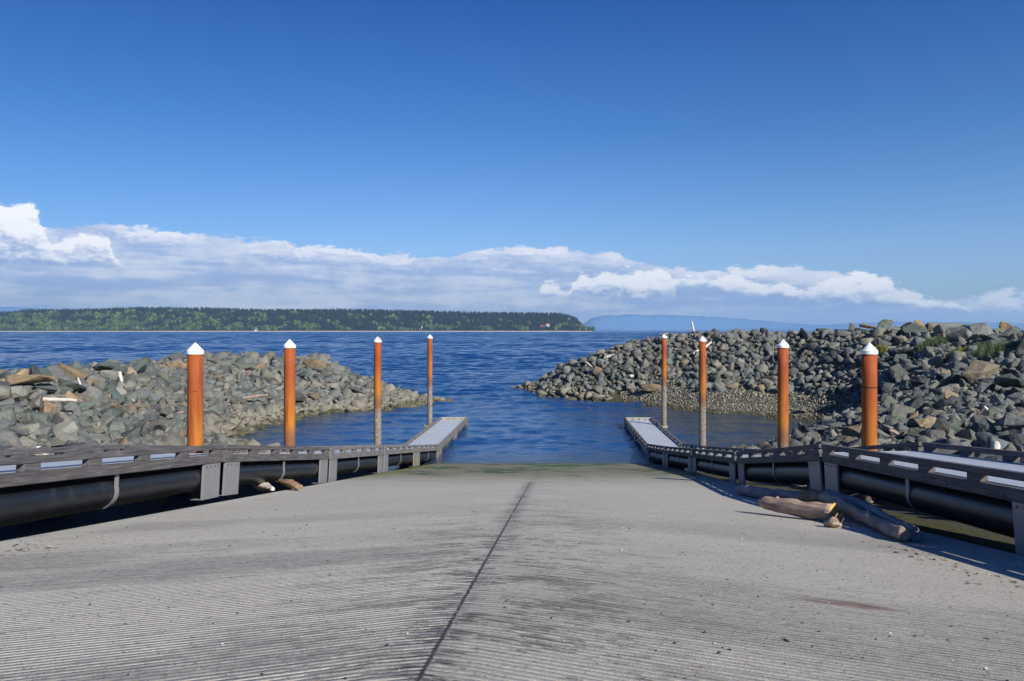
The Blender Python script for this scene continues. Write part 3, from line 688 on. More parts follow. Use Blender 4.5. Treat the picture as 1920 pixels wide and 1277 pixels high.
# ================================================================= ROCKS
def rock_mesh(seed, hi):
    r = np.random.default_rng(seed)
    ax = np.array([1.0, r.uniform(0.68, 0.95), r.uniform(0.5, 0.78)])
    n = int(r.integers(8, 15))
    p = r.normal(0, 1, (n, 3)); p /= np.linalg.norm(p, axis=1)[:, None]; p = np.sign(p) * np.abs(p) ** 0.7; p *= r.uniform(0.82, 1.08, (n, 1)); p *= ax * 0.56
    bm = bmesh.new()
    for q in p: bm.verts.new(q)
    res = bmesh.ops.convex_hull(bm, input=bm.verts[:])
    for v in [v for v in bm.verts if not v.link_faces]: bm.verts.remove(v)
    bmesh.ops.dissolve_limit(bm, angle_limit=R(14), verts=bm.verts[:], edges=bm.edges[:])
    bmesh.ops.bevel(bm, geom=bm.edges[:], offset=0.015 + 0.02 * r.random(), segments=1, affect='EDGES', clamp_overlap=True)
    bmesh.ops.triangulate(bm, faces=bm.faces[:])
    if hi:
        for _ in range(2):
            long = [e for e in bm.edges if e.calc_length() > 0.14]
            bmesh.ops.subdivide_edges(bm, edges=long, cuts=1, use_grid_fill=True); bmesh.ops.triangulate(bm, faces=bm.faces[:])
        for v in bm.verts:
            q = v.co * 3.1 + Vector((seed * 3.3, 0, 0)); k = noise.fractal(q, 1.0, 2.0, 4)
            v.co *= 1 + 0.07 * k
            v.co += noise.noise_vector(v.co * 9 + Vector((seed, 1, 2))) * 0.012
    me = bpy.data.meshes.new('boulder'); bm.to_mesh(me); bm.free(); me.update()
    return me
HI = [rock_mesh(s, True) for s in range(100, 118)]
LO = [rock_mesh(s, False) for s in range(200, 224)]
for me in HI: me.materials.append(MT['rock_mix'])
def me_arrays(me):
    v = np.empty(len(me.vertices) * 3, np.float32); me.vertices.foreach_get('co', v); me.calc_loop_triangles()
    t = np.empty(len(me.loop_triangles) * 3, np.int32); me.loop_triangles.foreach_get('vertices', t)
    return v.reshape(-1, 3), t.reshape(-1, 3)
LOA = [me_arrays(m_) for m_ in LO]
def project(x, y, z): return 1037 + F * x / y, 618 + F * (CAMZ - z) / y
def scatter(x0, x1, y0, y1, sizef, ok, tries, dens=0.62):
    cell = 1.0; grid = {}; out = []
    X = rng.uniform(x0, x1, tries); Y = rng.uniform(y0, y1, tries); U = rng.random(tries)
    H = hgt(X, Y)
    for x, y, u, h in zip(X, Y, U, H):
        if not ok(x, y, h): continue
        s = sizef(x, y, h) * (0.55 + 0.95 * u * u + 0.15 * u)
        r = s * dens * 0.5
        gx_, gy_ = int(x // cell), int(y // cell); bad = False
        for a in range(gx_ - 2, gx_ + 3):
            for b_ in range(gy_ - 2, gy_ + 3):
                for (qx, qy, qr) in grid.get((a, b_), ()):
                    if (qx - x) ** 2 + (qy - y) ** 2 < (qr + r) ** 2: bad = True; break
                if bad: break
            if bad: break
        if bad: continue
        grid.setdefault((gx_, gy_), []).append((x, y, r)); out.append((x, y, h, s))
    return out
def infr(x, y, h, mx=70):
    if y < 3: return False
    px, py = project(x, y, h); return -mx < px < 1920 + mx + 60
def gravel_zone(x, y, h):
    return x > 8 and h < 2.15 + 0.25 * math.sin(x * 0.9) - max(0, (14 - x)) * 0.15 and y > 71 and (x > 12 or h < 0.9)
def ok_left(x, y, h): return x < -12.6 and h > -0.7 and infr(x, y, h)
def ok_right(x, y, h): return x > (11.0 if y < 63 else -9) and h > -0.7 and infr(x, y, h) and not (gravel_zone(x, y, h)) and (y < 70 or x > 24 or y > 80)
def sz_left(x, y, h):
    s = 0.92
    s = 1.05
    if h > 4.9: s = 1.3
    if y > 90: s *= 1.1
    return s
def sz_right(x, y, h):
    s = 1.0 if y > 75 else 0.86
    if h > 8.5: s *= 1.25
    if x > 28 and 56 < y < 97 and x > 0.40 * y: s *= 1.3
    if y < 66: s = 0.86 if y < 45 else 0.98
    return s
# big rocks first, then smaller ones filling between
rocks = []
for nm, dom, okf, szf in (('l', (-70, -12.6, 18, 122), ok_left, sz_left), ('r', (-9, 60, 14, 136), ok_right, sz_right)):
    for rr in scatter(*dom, szf, okf, 60000): rocks.append(rr + (nm, 0))
    for rr in scatter(*dom, lambda x, y, h: szf(x, y, h) * 0.46, okf, 30000, 1.1): rocks.append(rr + (nm, 1))
print('rocks', len(rocks))
# which ones show largest
cand = []
for i, (x, y, h, s, nm, lay) in enumerate(rocks):
    if lay: continue
    z = h + 0.25 * s; px, py = project(x, y, z)
    if not (6 < px < 1914) or py > (826 if y < 66 else 1200): continue
    t = np.linspace(0.04, 1, 60); rx = x * (1 - t); ry = y * (1 - t); rz = z + 0.35 + (CAMZ - z - 0.35) * t
    if np.any(hgt(rx, ry) + 0.25 > rz): continue
    if nm == 'l' and any(abs(px - p[0]) < 12 for p in PIL_L[:2]): continue
    if nm == 'r' and any(abs(px - p[0]) < 12 for p in PIL_R[2:]): continue
    cand.append((s / y, i))
cand.sort(reverse=True)
N_IND = 268
solo = set(i for _, i in cand[:N_IND])
print('smallest solo px', cand[min(N_IND, len(cand)) - 1][0] * F)
mass_v = []; mass_f = []; mb = 0
def add_mass(mv, mf, base, x, y, z, s, flat=1.0):
    k = int(rng.integers(len(LOA))); v, t = LOA[k]
    e = Euler((rng.normal(0, 0.5), rng.normal(0, 0.5), rng.uniform(0, 6.28))).to_matrix(); M = np.array(e)
    p = (v * s) @ M.T * np.array([1, 1, flat]) + np.array([x, y, z])
    mv.append(p); mf.append(t + base); return base + len(v)
CLS = [('rock_grey', 'grey'), ('rock_green', 'greenish grey'), ('rock_tan', 'tan brown'), ('rock_dark', 'dark')]
WH = {('l', 0): 'low on the left breakwater behind the rails', ('l', 1): 'on the middle slope of the left breakwater', ('l', 2): 'along the crest of the left breakwater',
      ('r', 0): 'low on the right bank behind the rails', ('r', 1): 'on the middle slope of the right bank', ('r', 2): 'along the crest of the right breakwater', ('r', 3): 'on the far face of the right breakwater'}
for i, (x, y, h, s, nm, lay) in enumerate(rocks):
    z = h + 0.16 * s * (1 if lay == 0 else 0.6) + rng.normal(0, 0.05) * s
    if i in solo:
        me = HI[int(rng.integers(len(HI)))]
        o = bpy.data.objects.new('boulder', me); col.objects.link(o)
        o.location = (x, y, z); o.rotation_euler = (rng.normal(0, 0.45), rng.normal(0, 0.45), rng.uniform(0, 6.28))
        q = s * 1.08; o.scale = (q * rng.uniform(0.95, 1.25), q * rng.uniform(0.85, 1.1), q * rng.uniform(0.8, 1.1))
        ci = int(rng.choice(4, p=[0.42, 0.34, 0.10, 0.14])); mk, cw = CLS[ci]
        o.material_slots[0].link = 'OBJECT'; o.material_slots[0].material = MT[mk]
        if nm == 'l': wk = 2 if h > 4.9 else (0 if y < 46 else 1)
        else: wk = 2 if h > 8.3 else (3 if y > 78 else (0 if y < 42 else 1))
        wh = WH[(nm, wk)]
        tag(o, '%s angular boulder among many alike %s' % (cw, wh), 'boulder', '%s boulders %s' % (cw, wh))
    else:
        mb = add_mass(mass_v, mass_f, mb, x, y, z, s * (1.22 if lay == 0 else 1.0))
o = link('riprap', from_arrays('riprap', np.concatenate(mass_v), np.concatenate(mass_f)), MT['rock_mix'])
tag(o, 'grey and brown riprap stones heaped between the larger boulders of both breakwaters', 'riprap', kind='stuff')
# cobbles and shell gravel on the low bank
mv, mf, mb = [], [], 0
def okg(x, y, h): return -0.5 < h < 3.0 and x > 9 and (gravel_zone(x, y, h) or (gravel_zone(x, y, h - 0.45))) 
for (x, y, h, s) in scatter(8, 36, 70, 106, lambda x, y, h: 0.22 if h < 1.6 else 0.30, okg, 60000, 0.75):
    mb = add_mass(mv, mf, mb, x, y, h + 0.05, s * 1.15)
o = link('cobbles', from_arrays('cobbles', np.concatenate(mv), np.concatenate(mf)), MT['cobble'])
tag(o, 'small grey cobbles with pale shells on the low bank at the foot of the right breakwater', 'cobbles', kind='stuff')

def hit_y(px, py, lift=0.2):
    ys_ = np.linspace(16, 128, 1400); xs_ = (px - 1037) * ys_ / F; zs_ = CAMZ - (py - 618) * ys_ / F
    gap = zs_ - (np.maximum(hgt(xs_, ys_), 0) + lift)
    k = np.argmax(gap < 0)
    if gap[k] < 0: return float(ys_[k])
    gap2 = np.where(hgt(xs_, ys_) > 0.5, gap, 99); return float(ys_[int(np.argmin(gap2))])
# particular boulders that can be pointed at
def boulder(px, py, Y, wpx, mk, label, seed, sc=(1, 0.9, 0.8), rot=(0.1, 0.1, 0.5), group=None):
    Y = hit_y(px, py + wpx * 0.2); c = at(px, py, Y); s = wpx * Y / F; c.z = min(c.z, float(hgt(c.x, c.y)) + 0.45 * s)
    o = bpy.data.objects.new('boulder', HI[seed % len(HI)]); col.objects.link(o)
    o.location = c; o.rotation_euler = rot; o.scale = (s * sc[0], s * sc[1], s * sc[2])
    o.material_slots[0].link = 'OBJECT'; o.material_slots[0].material = MT[mk]
    tag(o, label, 'boulder', group); return o
boulder(1936, 642, 41, 84, 'rock_dark', 'huge dark boulder at the right edge, tallest of the whole bank', 3, (1, 1, 1.0), (0.2, 0, 1.1))
boulder(1846, 622, 50, 62, 'rock_grey', 'broad flat-topped grey boulder behind the grass on the right crest', 5, (1.1, .9, .72), (0, 0.05, .3))
boulder(1797, 630, 49, 54, 'rock_grey', 'rounded grey boulder leaning on the broad flat-topped one', 8, (1, .9, .9), (0.3, 0, 2.0))
boulder(1785, 617, 53, 62, 'rock_grey', 'long pale grey boulder on the crest behind the grass clump', 11, (1.2, .9, .7), (0, 0, .4))
boulder(1747, 617, 56, 34, 'rock_tan', 'egg-shaped brown boulder standing upright on the right crest', 1, (.85, .8, 1.35), (0, 0.1, .4))
boulder(1880, 615, 52, 38, 'rock_tan', 'rust tinted pointed boulder on the crest left of the huge dark one', 6, (1.1, .9, .9), (0.1, 0.5, .4))
boulder(1861, 638, 46, 46, 'rock_dark', 'purplish dark boulder standing in the grass below the crest', 13, (1.2, .9, .8), (0, 0.2, .4))
boulder(1676, 622, 72, 30, 'rock_grey', 'upright pointed grey boulder on the crest right of the near pile', 2, (.9, .8, 1.4), (0.1, 0, .4))
boulder(1838, 700, 40, 74, 'rock_tan', 'large ochre and grey slab boulder below the crest grass', 9, (1.2, .8, .7), (0.4, -0.3, .6))
boulder(1800, 740, 41, 60, 'rock_tan', 'large tan block in the middle of the right bank', 15, (1, .8, .7), (0.1, 0, .2))
boulder(1895, 722, 37, 64, 'rock_green', 'large greenish boulder with smooth face near the right edge', 4, (1.1, .8, .8), (0.2, 0.3, .6))
boulder(1775, 803, 36, 62, 'rock_green', 'dark green split boulder just above the far dock rail', 7, (1, .8, .9), (0.3, 0.2, .6))
boulder(1738, 798, 38, 44, 'rock_tan', 'sandy block left of the green split boulder', 10, (1, .8, .9), (0, 0.1, .2))
boulder(605, 673, 107, 36, 'rock_grey', 'topmost boulder of the left breakwater head, grey with flat top', 5, (1, .9, .75), (0, 0.1, .2))
boulder(592, 684, 104, 42, 'rock_tan', 'tan boulder under the topmost one at the left breakwater head', 12, (1.1, .9, .65), (0, 0.25, .2))
boulder(520, 676, 104, 30, 'rock_tan', 'orange tan boulder at the crest behind the second left pile', 14, (1, .9, .95), (0.3, 0, .9))
boulder(460, 684, 100, 46, 'rock_green', 'long slanting greenish boulder on the left crest', 16, (1.1, .9, .6), (0, -0.25, .2))
boulder(402, 676, 96, 28, 'rock_grey', 'small blocky boulder standing above the left crest', 17, (1, .9, .95), (0, 0, .2))
boulder(250, 690, 72, 56, 'rock_green', 'broad grey-green boulder on the left crest right of the white stick', 0, (1.1, .9, .6), (0, 0.1, .2))
boulder(332, 684, 84, 44, 'rock_tan', 'brown boulder on the left crest just left of the nearest pile', 2, (1, .9, .8), (0.2, 0, .2))
boulder(196, 692, 66, 48, 'rock_green', 'dark green square boulder on the left crest beside the tan slab', 4, (1, .9, .7), (0, 0, .9))
boulder(135, 700, 60, 66, 'rock_tan', 'slanting tan slab on the left crest', 9, (1.2, .8, .5), (0.1, 0.45, .1))
boulder(120, 722, 57, 62, 'rock_green', 'large smooth dark green block below the slanting tan slab', 7, (1.1, .8, .7), (0.1, 0.0, .3))
boulder(52, 716, 52, 72, 'rock_tan', 'large rounded khaki boulder near the left edge of the crest', 1, (1.1, .9, .75), (0, 0, .3))
boulder(-4, 722, 50, 40, 'rock_dark', 'brown boulder cut by the left edge of the picture', 3, (1, .9, .8), (0, 0, .3))
boulder(443, 752, 80, 24, 'rock_tan', 'cream coloured flat boulder beside the pale stick, left breakwater', 6, (1.2, .8, .6), (0, 0.1, .3))
boulder(1507, 768, 82.5, 17, 'rock_dark', 'lone dark boulder sitting on the gravel beach', 10, (1, .9, 1.0), (0, 0.1, .3))
boulder(1222, 727, 104, 34, 'rock_tan', 'long pale slab at the foot of the right breakwater above the gravel', 12, (1.3, .8, .6), (0, 0.1, .1))

# ================================================================= DRIFTWOOD
def log(name, pts, rad, mat_, label, seg=16, wob=0.12, seed=1, flat=1.0, end=None, cat='driftwood', group=None, knots=()):
    p0 = Vector(pts[0]); p1 = Vector(pts[-1]); d = (p1 - p0); n = max(8, int(d.length / 0.12))
    q = d.to_track_quat('X', 'Z')
    loc = p0.copy(); root = empty(name, loc); root.rotation_euler = q.to_euler(); inv = q.inverted()
    # resample along the points
    P_ = [Vector(p) for p in pts]; seglen = [(b_ - a).length for a, b_ in zip(P_[:-1], P_[1:])]; tot = sum(seglen)
    path = []; rads = []
    if not isinstance(rad, (list, tuple)): rad = [rad, rad]
    for i in range(n + 1):
        t = tot * i / n; acc = 0
        for k, sl_ in enumerate(seglen):
            if t <= acc + sl_ + 1e-6: p = P_[k].lerp(P_[k + 1], (t - acc) / sl_); break
            acc += sl_
        u = i / n * (len(rad) - 1); k = min(int(u), len(rad) - 2); r = rad[k] + (rad[k + 1] - rad[k]) * (u - k)
        jit = noise.noise_vector(Vector((i * 0.35, seed * 5.0, 0))) * r * 0.16
        path.append(inv @ (p - loc + jit)); rads.append(r * (1 + 0.09 * noise.noise(Vector((i * 0.5, seed * 3.0, 1)))) * (0.82 if (i == 0 or (i == n and not end)) else 1))
    mbx = MB(); mbx.ring_tube(path, rads, seg, True, wob, seed, flat)
    body = mbx.build('trunk', mat_, root, True)
    for f in body.data.polygons:
        if len(f.vertices) > 4: f.use_smooth = False
    if end:
        e = MB(); pe = path[-1]; e.ring_tube([pe + Vector((0.001, 0, 0)), pe + Vector((0.012, 0, 0))], rads[-1] * 0.94, seg, True, wob, seed, flat)
        e.build('sawn_end', MT['sawn'], root)
    for (i, ang, ln, rk) in knots:
        kb = MB(); c = path[min(i, n)]; dv = Vector((0.15, math.cos(ang), math.sin(ang))); kb.ring_tube([c + dv * rads[min(i, n)] * 0.7, c + dv * (rads[min(i, n)] + ln)], [rk, rk * 0.7], 8, True, 0.2, seed)
        kb.build('branch_stub', mat_, root, True)
    tag(root, label, cat, group); return root
def on_ramp(x, y, dz=0.0): return Vector((x, y, float(ramp_z(y, x)) + dz))
log('driftwood_log', [on_ramp(4.72, 17.8, 0.27), on_ramp(5.23, 17.1, 0.23), on_ramp(5.84, 16.35, 0.20)], [0.12, 0.17, 0.17, 0.185], MT['drift'], 'short thick log with bright orange sawn end, lying in front of the others', 22, 0.22, 1, 1.0, True, 'log', 'driftwood logs beside the right dock', knots=((3, 1.0, 0.04, 0.05),))
log('driftwood_log', [on_ramp(5.75, 24.3, 0.16), on_ramp(6.2, 22.4, 0.17), on_ramp(6.75, 20.3, 0.19)], [0.15, 0.17, 0.15], MT['drift_grey'], 'mottled grey log reaching furthest down the ramp, behind the sawn log', 20, 0.2, 2, 1.0, None, 'log', 'driftwood logs beside the right dock')
log('driftwood_log', [on_ramp(6.65, 19.6, 0.34), on_ramp(6.45, 17.6, 0.30), on_ramp(6.2, 15.2, 0.15), on_ramp(5.87, 13.1, 0.12)], [0.11, 0.15, 0.12, 0.11, 0.125], MT['drift'], 'longest reddish brown log slanting towards the camera behind the sawn end', 22, 0.25, 3, 1.0, None, 'log', 'driftwood logs beside the right dock', knots=((40, 0.9, 0.05, 0.04), (34, 1.6, 0.04, 0.03)))
log('driftwood_log', [on_ramp(6.85, 19.6, 0.38), on_ramp(6.7, 16.8, 0.30), on_ramp(6.3, 14.2, 0.14), on_ramp(6.1, 13.2, 0.12)], [0.12, 0.12, 0.10, 0.13], MT['drift_grey'], 'slim bluish grey log lying close behind the longest one', 18, 0.2, 4, 1.0, None, 'log', 'driftwood logs beside the right dock')
log('driftwood_log', [on_ramp(6.35, 20.2, 0.25), on_ramp(6.65, 19.2, 0.36)], [0.10, 0.17, 0.12], MT['drift_brown'], 'brown log stump half hidden behind the heap of logs', 16, 0.3, 5, 1.0, None, 'log', 'driftwood logs beside the right dock')
log('root_knot', [on_ramp(5.28, 15.3, 0.05), on_ramp(5.40, 15.2, 0.08), on_ramp(5.56, 15.1, 0.05)], [0.04, 0.09, 0.10, 0.04], MT['drift'], 'gnarled knobbly root lump on the ramp below the orange sawn end', 16, 1.3, 6, 1.0, None, 'root')
log('wood_chunk', [on_ramp(5.80, 15.9, 0.04), on_ramp(5.88, 16.0, 0.12), on_ramp(5.93, 16.05, 0.2)], [0.05, 0.05, 0.04], MT['drift_brown'], 'small upright orange brown wood chunk between the root lump and the long log', 12, 0.4, 7, 1.0, None, 'driftwood')
log('driftwood_log', [on_ramp(-9.3, 24.6, 0.17), on_ramp(-8.75, 23.9, 0.13), on_ramp(-8.32, 23.3, 0.10)], [0.17, 0.15, 0.06], MT['drift_pale'], 'pale wedge shaped driftwood piece poking out under the left dock', 16, 0.35, 8, 0.8, None, 'driftwood')
log('driftwood_log', [on_ramp(-8.78, 25.1, 0.27), on_ramp(-8.3, 24.6, 0.20), on_ramp(-7.78, 24.1, 0.12)], [0.08, 0.15, 0.14, 0.11], MT['drift_brown'], 'reddish brown twisted driftwood chunk lying across the pale one by the left dock', 16, 0.45, 9, 0.8, None, 'driftwood')
log('driftwood_log', [on_ramp(-9.3, 17.3, -0.45), on_ramp(-9.1, 17.1, -0.22)], [0.06, 0.09, 0.05], MT['drift_brown'], 'small dark stump in the shadow under the near left pontoon', 12, 0.5, 10, 1.0, None, 'driftwood')
def stick(p0, p1, Y0, Y1, r, mat_, label, seed, rr=None):
    h0, h1 = hit_y(p0[0], p0[1], 0.45), hit_y(p1[0], p1[1], 0.45)
    if Y0 > 30:
        k_ = min(max(min(h0, h1) / min(Y0, Y1), 0.6), 1.5); r *= k_; rr = [q * k_ for q in rr] if rr else None
        if abs(h0 - h1) > 2.5: h0 = h1 = min(h0, h1) if abs(p0[0] - p1[0]) > 6 else (h0 if p0[1] > p1[1] else h1)
        Y0, Y1 = h0 - 0.1, h1 - 0.1
    a = at(p0[0], p0[1], Y0); b_ = at(p1[0], p1[1], Y1)
    return log('driftwood_stick', [a, a.lerp(b_, 0.5) + Vector((0, 0, 0.02)), b_], rr or [r, r * 1.05, r * 0.7], mat_, label, 10, 0.25, seed, 1.0, None, 'driftwood')
stick((72, 749), (144, 751), 47.5, 47, 0.13, MT['drift_pale'], 'pale pinkish log lying level on the left bank', 21)
stick((146, 708), (154, 733), 56, 54, 0.06, MT['drift_pale'], 'thin pink stick leaning beside the dark green block, left bank', 22)
stick((224, 697), (229, 718), 65, 64, 0.13, MT['drift_pale'], 'short pale post standing below the left crest', 23)
stick((452, 748), (502, 740), 83, 83, 0.13, MT['drift'], 'pale stick pointing at the second left pile from the cream boulder', 24)
stick((1301, 624), (1297, 603), 111, 111, 0.14, MT['drift_pale'], 'upright pale driftwood post on top of the right breakwater', 25, [0.2, 0.15, 0.12])
stick((1132, 672), (1152, 665), 114, 115, 0.17, MT['drift_pale'], 'white stick on the sloping head of the right breakwater', 26)
stick((1099, 678), (1111, 689), 114, 113, 0.08, MT['drift_pale'], 'thin pale stick on the low head of the right breakwater', 27)
stick((1300, 664), (1316, 652), 106, 107, 0.15, MT['drift_pale'], 'whitish plank left of the second right pile', 28)
stick((1318, 655), (1334, 641), 107, 109, 0.15, MT['drift_pale'], 'whitish plank right of the second right pile top', 29)
stick((1236, 627), (1262, 626), 116, 116, 0.12, MT['drift_pale'], 'thin pale log on the crest behind the slimmest right pile', 30)
stick((1612, 610), (1643, 615), 90, 90, 0.2, MT['drift_brown'], 'dark driftwood stick lying on the right crest', 31)
stick((1648, 616), (1668, 618), 86, 86, 0.25, MT['drift_brown'], 'second dark driftwood piece on the right crest, shorter', 32)
stick((1845, 762), (1855, 773), 37, 36, 0.06, MT['drift_pale'], 'small white stick low on the right bank near the edge', 33)
stick((1667, 806), (1685, 814), 36, 36, 0.07, MT['drift'], 'pinkish stick beside the near right pile', 34)
stick((1868, 832), (1868, 848), 27.5, 27, 0.12, MT['drift_pale'], 'short white post stub behind the near right rail', 35, [0.13, 0.14, 0.12])
stick((66, 850), (90, 851), 23.5, 23.5, 0.09, MT['drift_pale'], 'pinkish wood block behind the near left rail', 36)
stick((1450, 640), (1449, 668), 108, 104, 0.06, MT['drift'], 'thin stick standing in the rocks left of the tall right pile', 37)
mwh = material('white_stone', 0.8, 0.3); 
mwh[1].nt.links.new(mwh[1].mix(mwh[1].noise(wpos(mwh[1]), 6.0), (0.40, 0.39, 0.37, 1), (0.66, 0.65, 0.62, 1)), mwh[2].inputs['Base Color']); MT['white_stone'] = mwh[0]
for px, py, Y, wp, lb, sd_ in ((72, 838, 26, 9, 'small white stone behind the near left rail', 1), (450, 748, 80, 12, 'pale round stone at the left end of the pale stick', 2), (441, 713, 88, 9, 'little white stone in front of the left crest', 3), (6, 778, 41, 11, 'flat white stone at the left edge of the bank', 4),
    (248, 752, 48, 9, 'tiny white stone on the middle of the left bank', 5), (1740, 761, 44, 11, 'white quartz lump in the middle of the right bank', 6), (1745, 783, 39, 10, 'white splashed stone above the far right rail', 7), (1166, 690, 108, 9, 'pale flat stone on the right breakwater head', 8), (1184, 706, 105, 10, 'pale grey rounded stone low on the right breakwater head', 9), (1793, 701, 52, 12, 'white stone high on the right bank', 10)):
    Y = hit_y(px, py, 0.35) if Y > 30 else Y
    c = at(px, py, Y); s = wp * Y / F
    o = bpy.data.objects.new('stone', HI[sd_]); col.objects.link(o); o.location = c; o.scale = (s, s, s * 0.8); o.rotation_euler = (0.2 * sd_, 0.1, sd_)
    o.material_slots[0].link = 'OBJECT'; o.material_slots[0].material = MT['white_stone']; tag(o, lb, 'stone')

# loose stones and chips on the ramp
def debris(name, n, region, smin, smax, mat_, flat, label, cat):
    mv, mf, mb = [], [], 0
    for _ in range(n):
        x, y = region()
        s = smin * (smax / smin) ** (rng.random() ** 2.2)
        k = int(rng.integers(len(LOA))); v, t = LOA[k]
        e = Euler((0, 0, rng.uniform(0, 6.28))).to_matrix(); M = np.array(e)
        p = (v * s * np.array([flat, 1, 0.7 if flat < 2 else 0.5]) ) @ M.T + np.array([x, y, float(ramp_z(y, x)) + 0.2 * s])
        mv.append(p); mf.append(t + mb); mb += len(v)
    o = link(name, from_arrays(name, np.concatenate(mv), np.concatenate(mf)), mat_); tag(o, label, cat, kind='stuff')
def reg_all():
    y = 4.2 + 14 * rng.random() ** 1.6; u = rng.random()
    return RXL + 0.3 + (RXR - RXL - 0.6) * (1 - (1 - u) ** 1.3), y
debris('loose_gravel', 1500, reg_all, 0.008, 0.032, MT['gravel'], 1.2, 'tiny loose stones scattered over the grooved ramp', 'gravel')
def reg_chip():
    u = rng.random()
    if u < 0.35: return -7.4 + rng.normal(0, 0.35), 10.8 + rng.normal(0, 0.7)
    if u < 0.8: a = rng.random(); return 5.35 + rng.normal(0, 0.18), 8.8 + 3.6 * a
    return rng.uniform(-6, 6), rng.uniform(5, 22)
debris('bark_chips', 300, reg_chip, 0.01, 0.045, MT['chips'], 2.6, 'reddish bark chips and needles on the ramp edges', 'bark chips')

# ================================================================= GRASS ON THE RIGHT CREST
m, g, b = material('dune_grass_blade', 0.6, 0.3); MT['grass'] = m
r = g.n('NewGeometry', 8)
g.nt.links.new(g.ramp(r, [(0, (0.04, 0.085, 0.03)), (0.5, (0.065, 0.125, 0.04)), (0.85, (0.12, 0.15, 0.06)), (1, (0.25, 0.24, 0.11))]), b.inputs['Base Color'])
m, g, b = material('yellow_weed', 0.6, 0.3); MT['weed'] = m
r = g.n('NewGeometry', 8)
g.nt.links.new(g.ramp(r, [(0, (0.09, 0.11, 0.02)), (0.6, (0.16, 0.17, 0.03)), (1, (0.3, 0.26, 0.05))]), b.inputs['Base Color'])
def clump(px, py, Y, wpx, hgt_m, n, mk, label, depth=0.8):
    Y = hit_y(px, py, 0.25) - 0.2; c = at(px, py, Y); w_ = wpx * Y / F / 2; V_, F_ = [], []
    for i in range(n):
        a = rng.uniform(-1, 1); bx = a * w_; by = rng.uniform(-depth, depth); gz = float(hgt(c.x + bx, c.y + by)) - c.z + 0.65
        h_ = hgt_m * rng.uniform(0.45, 1.0) * (1 - 0.5 * a * a); ang = rng.uniform(0, 6.28); ln = rng.uniform(0.05, 0.45) * h_
        dx_, dy_ = math.cos(ang) * ln, math.sin(ang) * ln; wd = 0.010 if mk == 'grass' else 0.022; h_ += gz; px_, py_ = -math.sin(ang) * wd, math.cos(ang) * wd
        k = len(V_)
        V_ += [(bx - px_, by - py_, gz - 0.1), (bx + px_, by + py_, gz - 0.1), (bx + dx_ * .4 + px_, by + dy_ * .4 + py_, h_ * .6), (bx + dx_ * .4 - px_, by + dy_ * .4 - py_, h_ * .6), (bx + dx_ + px_ * .2, by + dy_ + py_ * .2, h_), (bx + dx_ - px_ * .2, by + dy_ - py_ * .2, h_ )]
        F_ += [(k, k + 1, k + 2, k + 3), (k + 3, k + 2, k + 4, k + 5)]
    o = link('grass_clump', from_arrays('grass_clump', V_, F_), MT[mk]); o.location = c
    tag(o, label, 'grass')
clump(1745, 655, 60, 54, 1.1, 900, 'grass', 'tall green grass clump left of the big crest boulders')
clump(1868, 664, 55, 80, 0.95, 1100, 'grass', 'wide green grass clump at the foot of the huge dark boulder')
clump(1836, 656, 57, 36, 0.5, 220, 'grass', 'small green grass tuft below the long pale boulder')
clump(1652, 664, 70, 18, 0.9, 260, 'weed', 'yellow flowering weed just right of the nearest pile cap')
clump(1800, 664, 46, 44, 0.25, 300, 'weed', 'low yellow green weed mat between the two grass clumps')

# ================================================================= FAR ISLAND
IY = 3560.0
def K(px, py, Y): return at(px, py, Y)
m, g, b = material('island_soil', 0.9, 0.2); MT['isoil'] = m
w = wpos(g)
c = g.mix(g.noise(w, 0.02, 6), (0.03, 0.045, 0.02, 1), (0.07, 0.08, 0.04, 1))
zz = g.sep(w)[2]
bl = g.mul(g.step(g.sep(w)[0], 90, 150), g.step(g.noise(w, 0.03, 5), 0.45, 0.6))
c = g.mix(bl, c, (0.38, 0.30, 0.16, 1))
c = g.mix(g.step(zz, 5.0, 3.6), c, (0.50, 0.47, 0.42, 1))
g.nt.links.new(c, b.inputs['Base Color'])
tops = [(-600, 585), (0, 585), (50, 581), (130, 581), (260, 577), (400, 578), (500, 581), (640, 580), (760, 583), (900, 586), (1000, 587), (1050, 588), (1070, 592), (1085, 598), (1095, 606), (1102, 614), (1108, 620)]
def top_at(x):
    px = 1037 + F * x / (IY + 200)
    return np.interp(px, [t_[0] for t_ in tops], [t_[1] for t_ in tops])
def isl_h(x, d):
    x = np.asarray(x, float); d = np.asarray(d, float)
    crest = CAMZ + (618 - top_at(x)) / F * (IY + 220) - 20
    crest = np.maximum(crest, 2.0)
    f = np.clip((d - 22) / 190.0, 0, 1); f = f * f * (3 - 2 * f) * 0.75 + 0.25 * f
    h = 3.2 + (crest - 3.2) * f
    h = np.where(d < 22, -1 + np.clip(d / 14.0, 0, 1) * 4.2 , h)
    ex = np.clip((185 - x) / 22.0, 0, 1)
    return np.where(d < 22, h, 2.4 + (h - 2.4) * ex) * 1.0
xs = np.arange(-3900, 192, 12.0); ds = np.concatenate([np.arange(0, 260, 9.0), [300, 400, 600, 900]])
XX, DD = np.meshgrid(xs, ds)
curv = lambda x: IY + 18 * np.sin(x / 260.0) + 10 * np.sin(x / 90.0)
hh = isl_h(XX, DD); bump_ = 5 * np.sin(XX / 37.0 + DD / 20.0) * np.clip((DD - 30) / 60, 0, 1); hh = hh + np.where(hh > 8, bump_, 0)
endf = np.where(XX > 186, -2.0, hh)
idx = np.arange(XX.size).reshape(XX.shape)
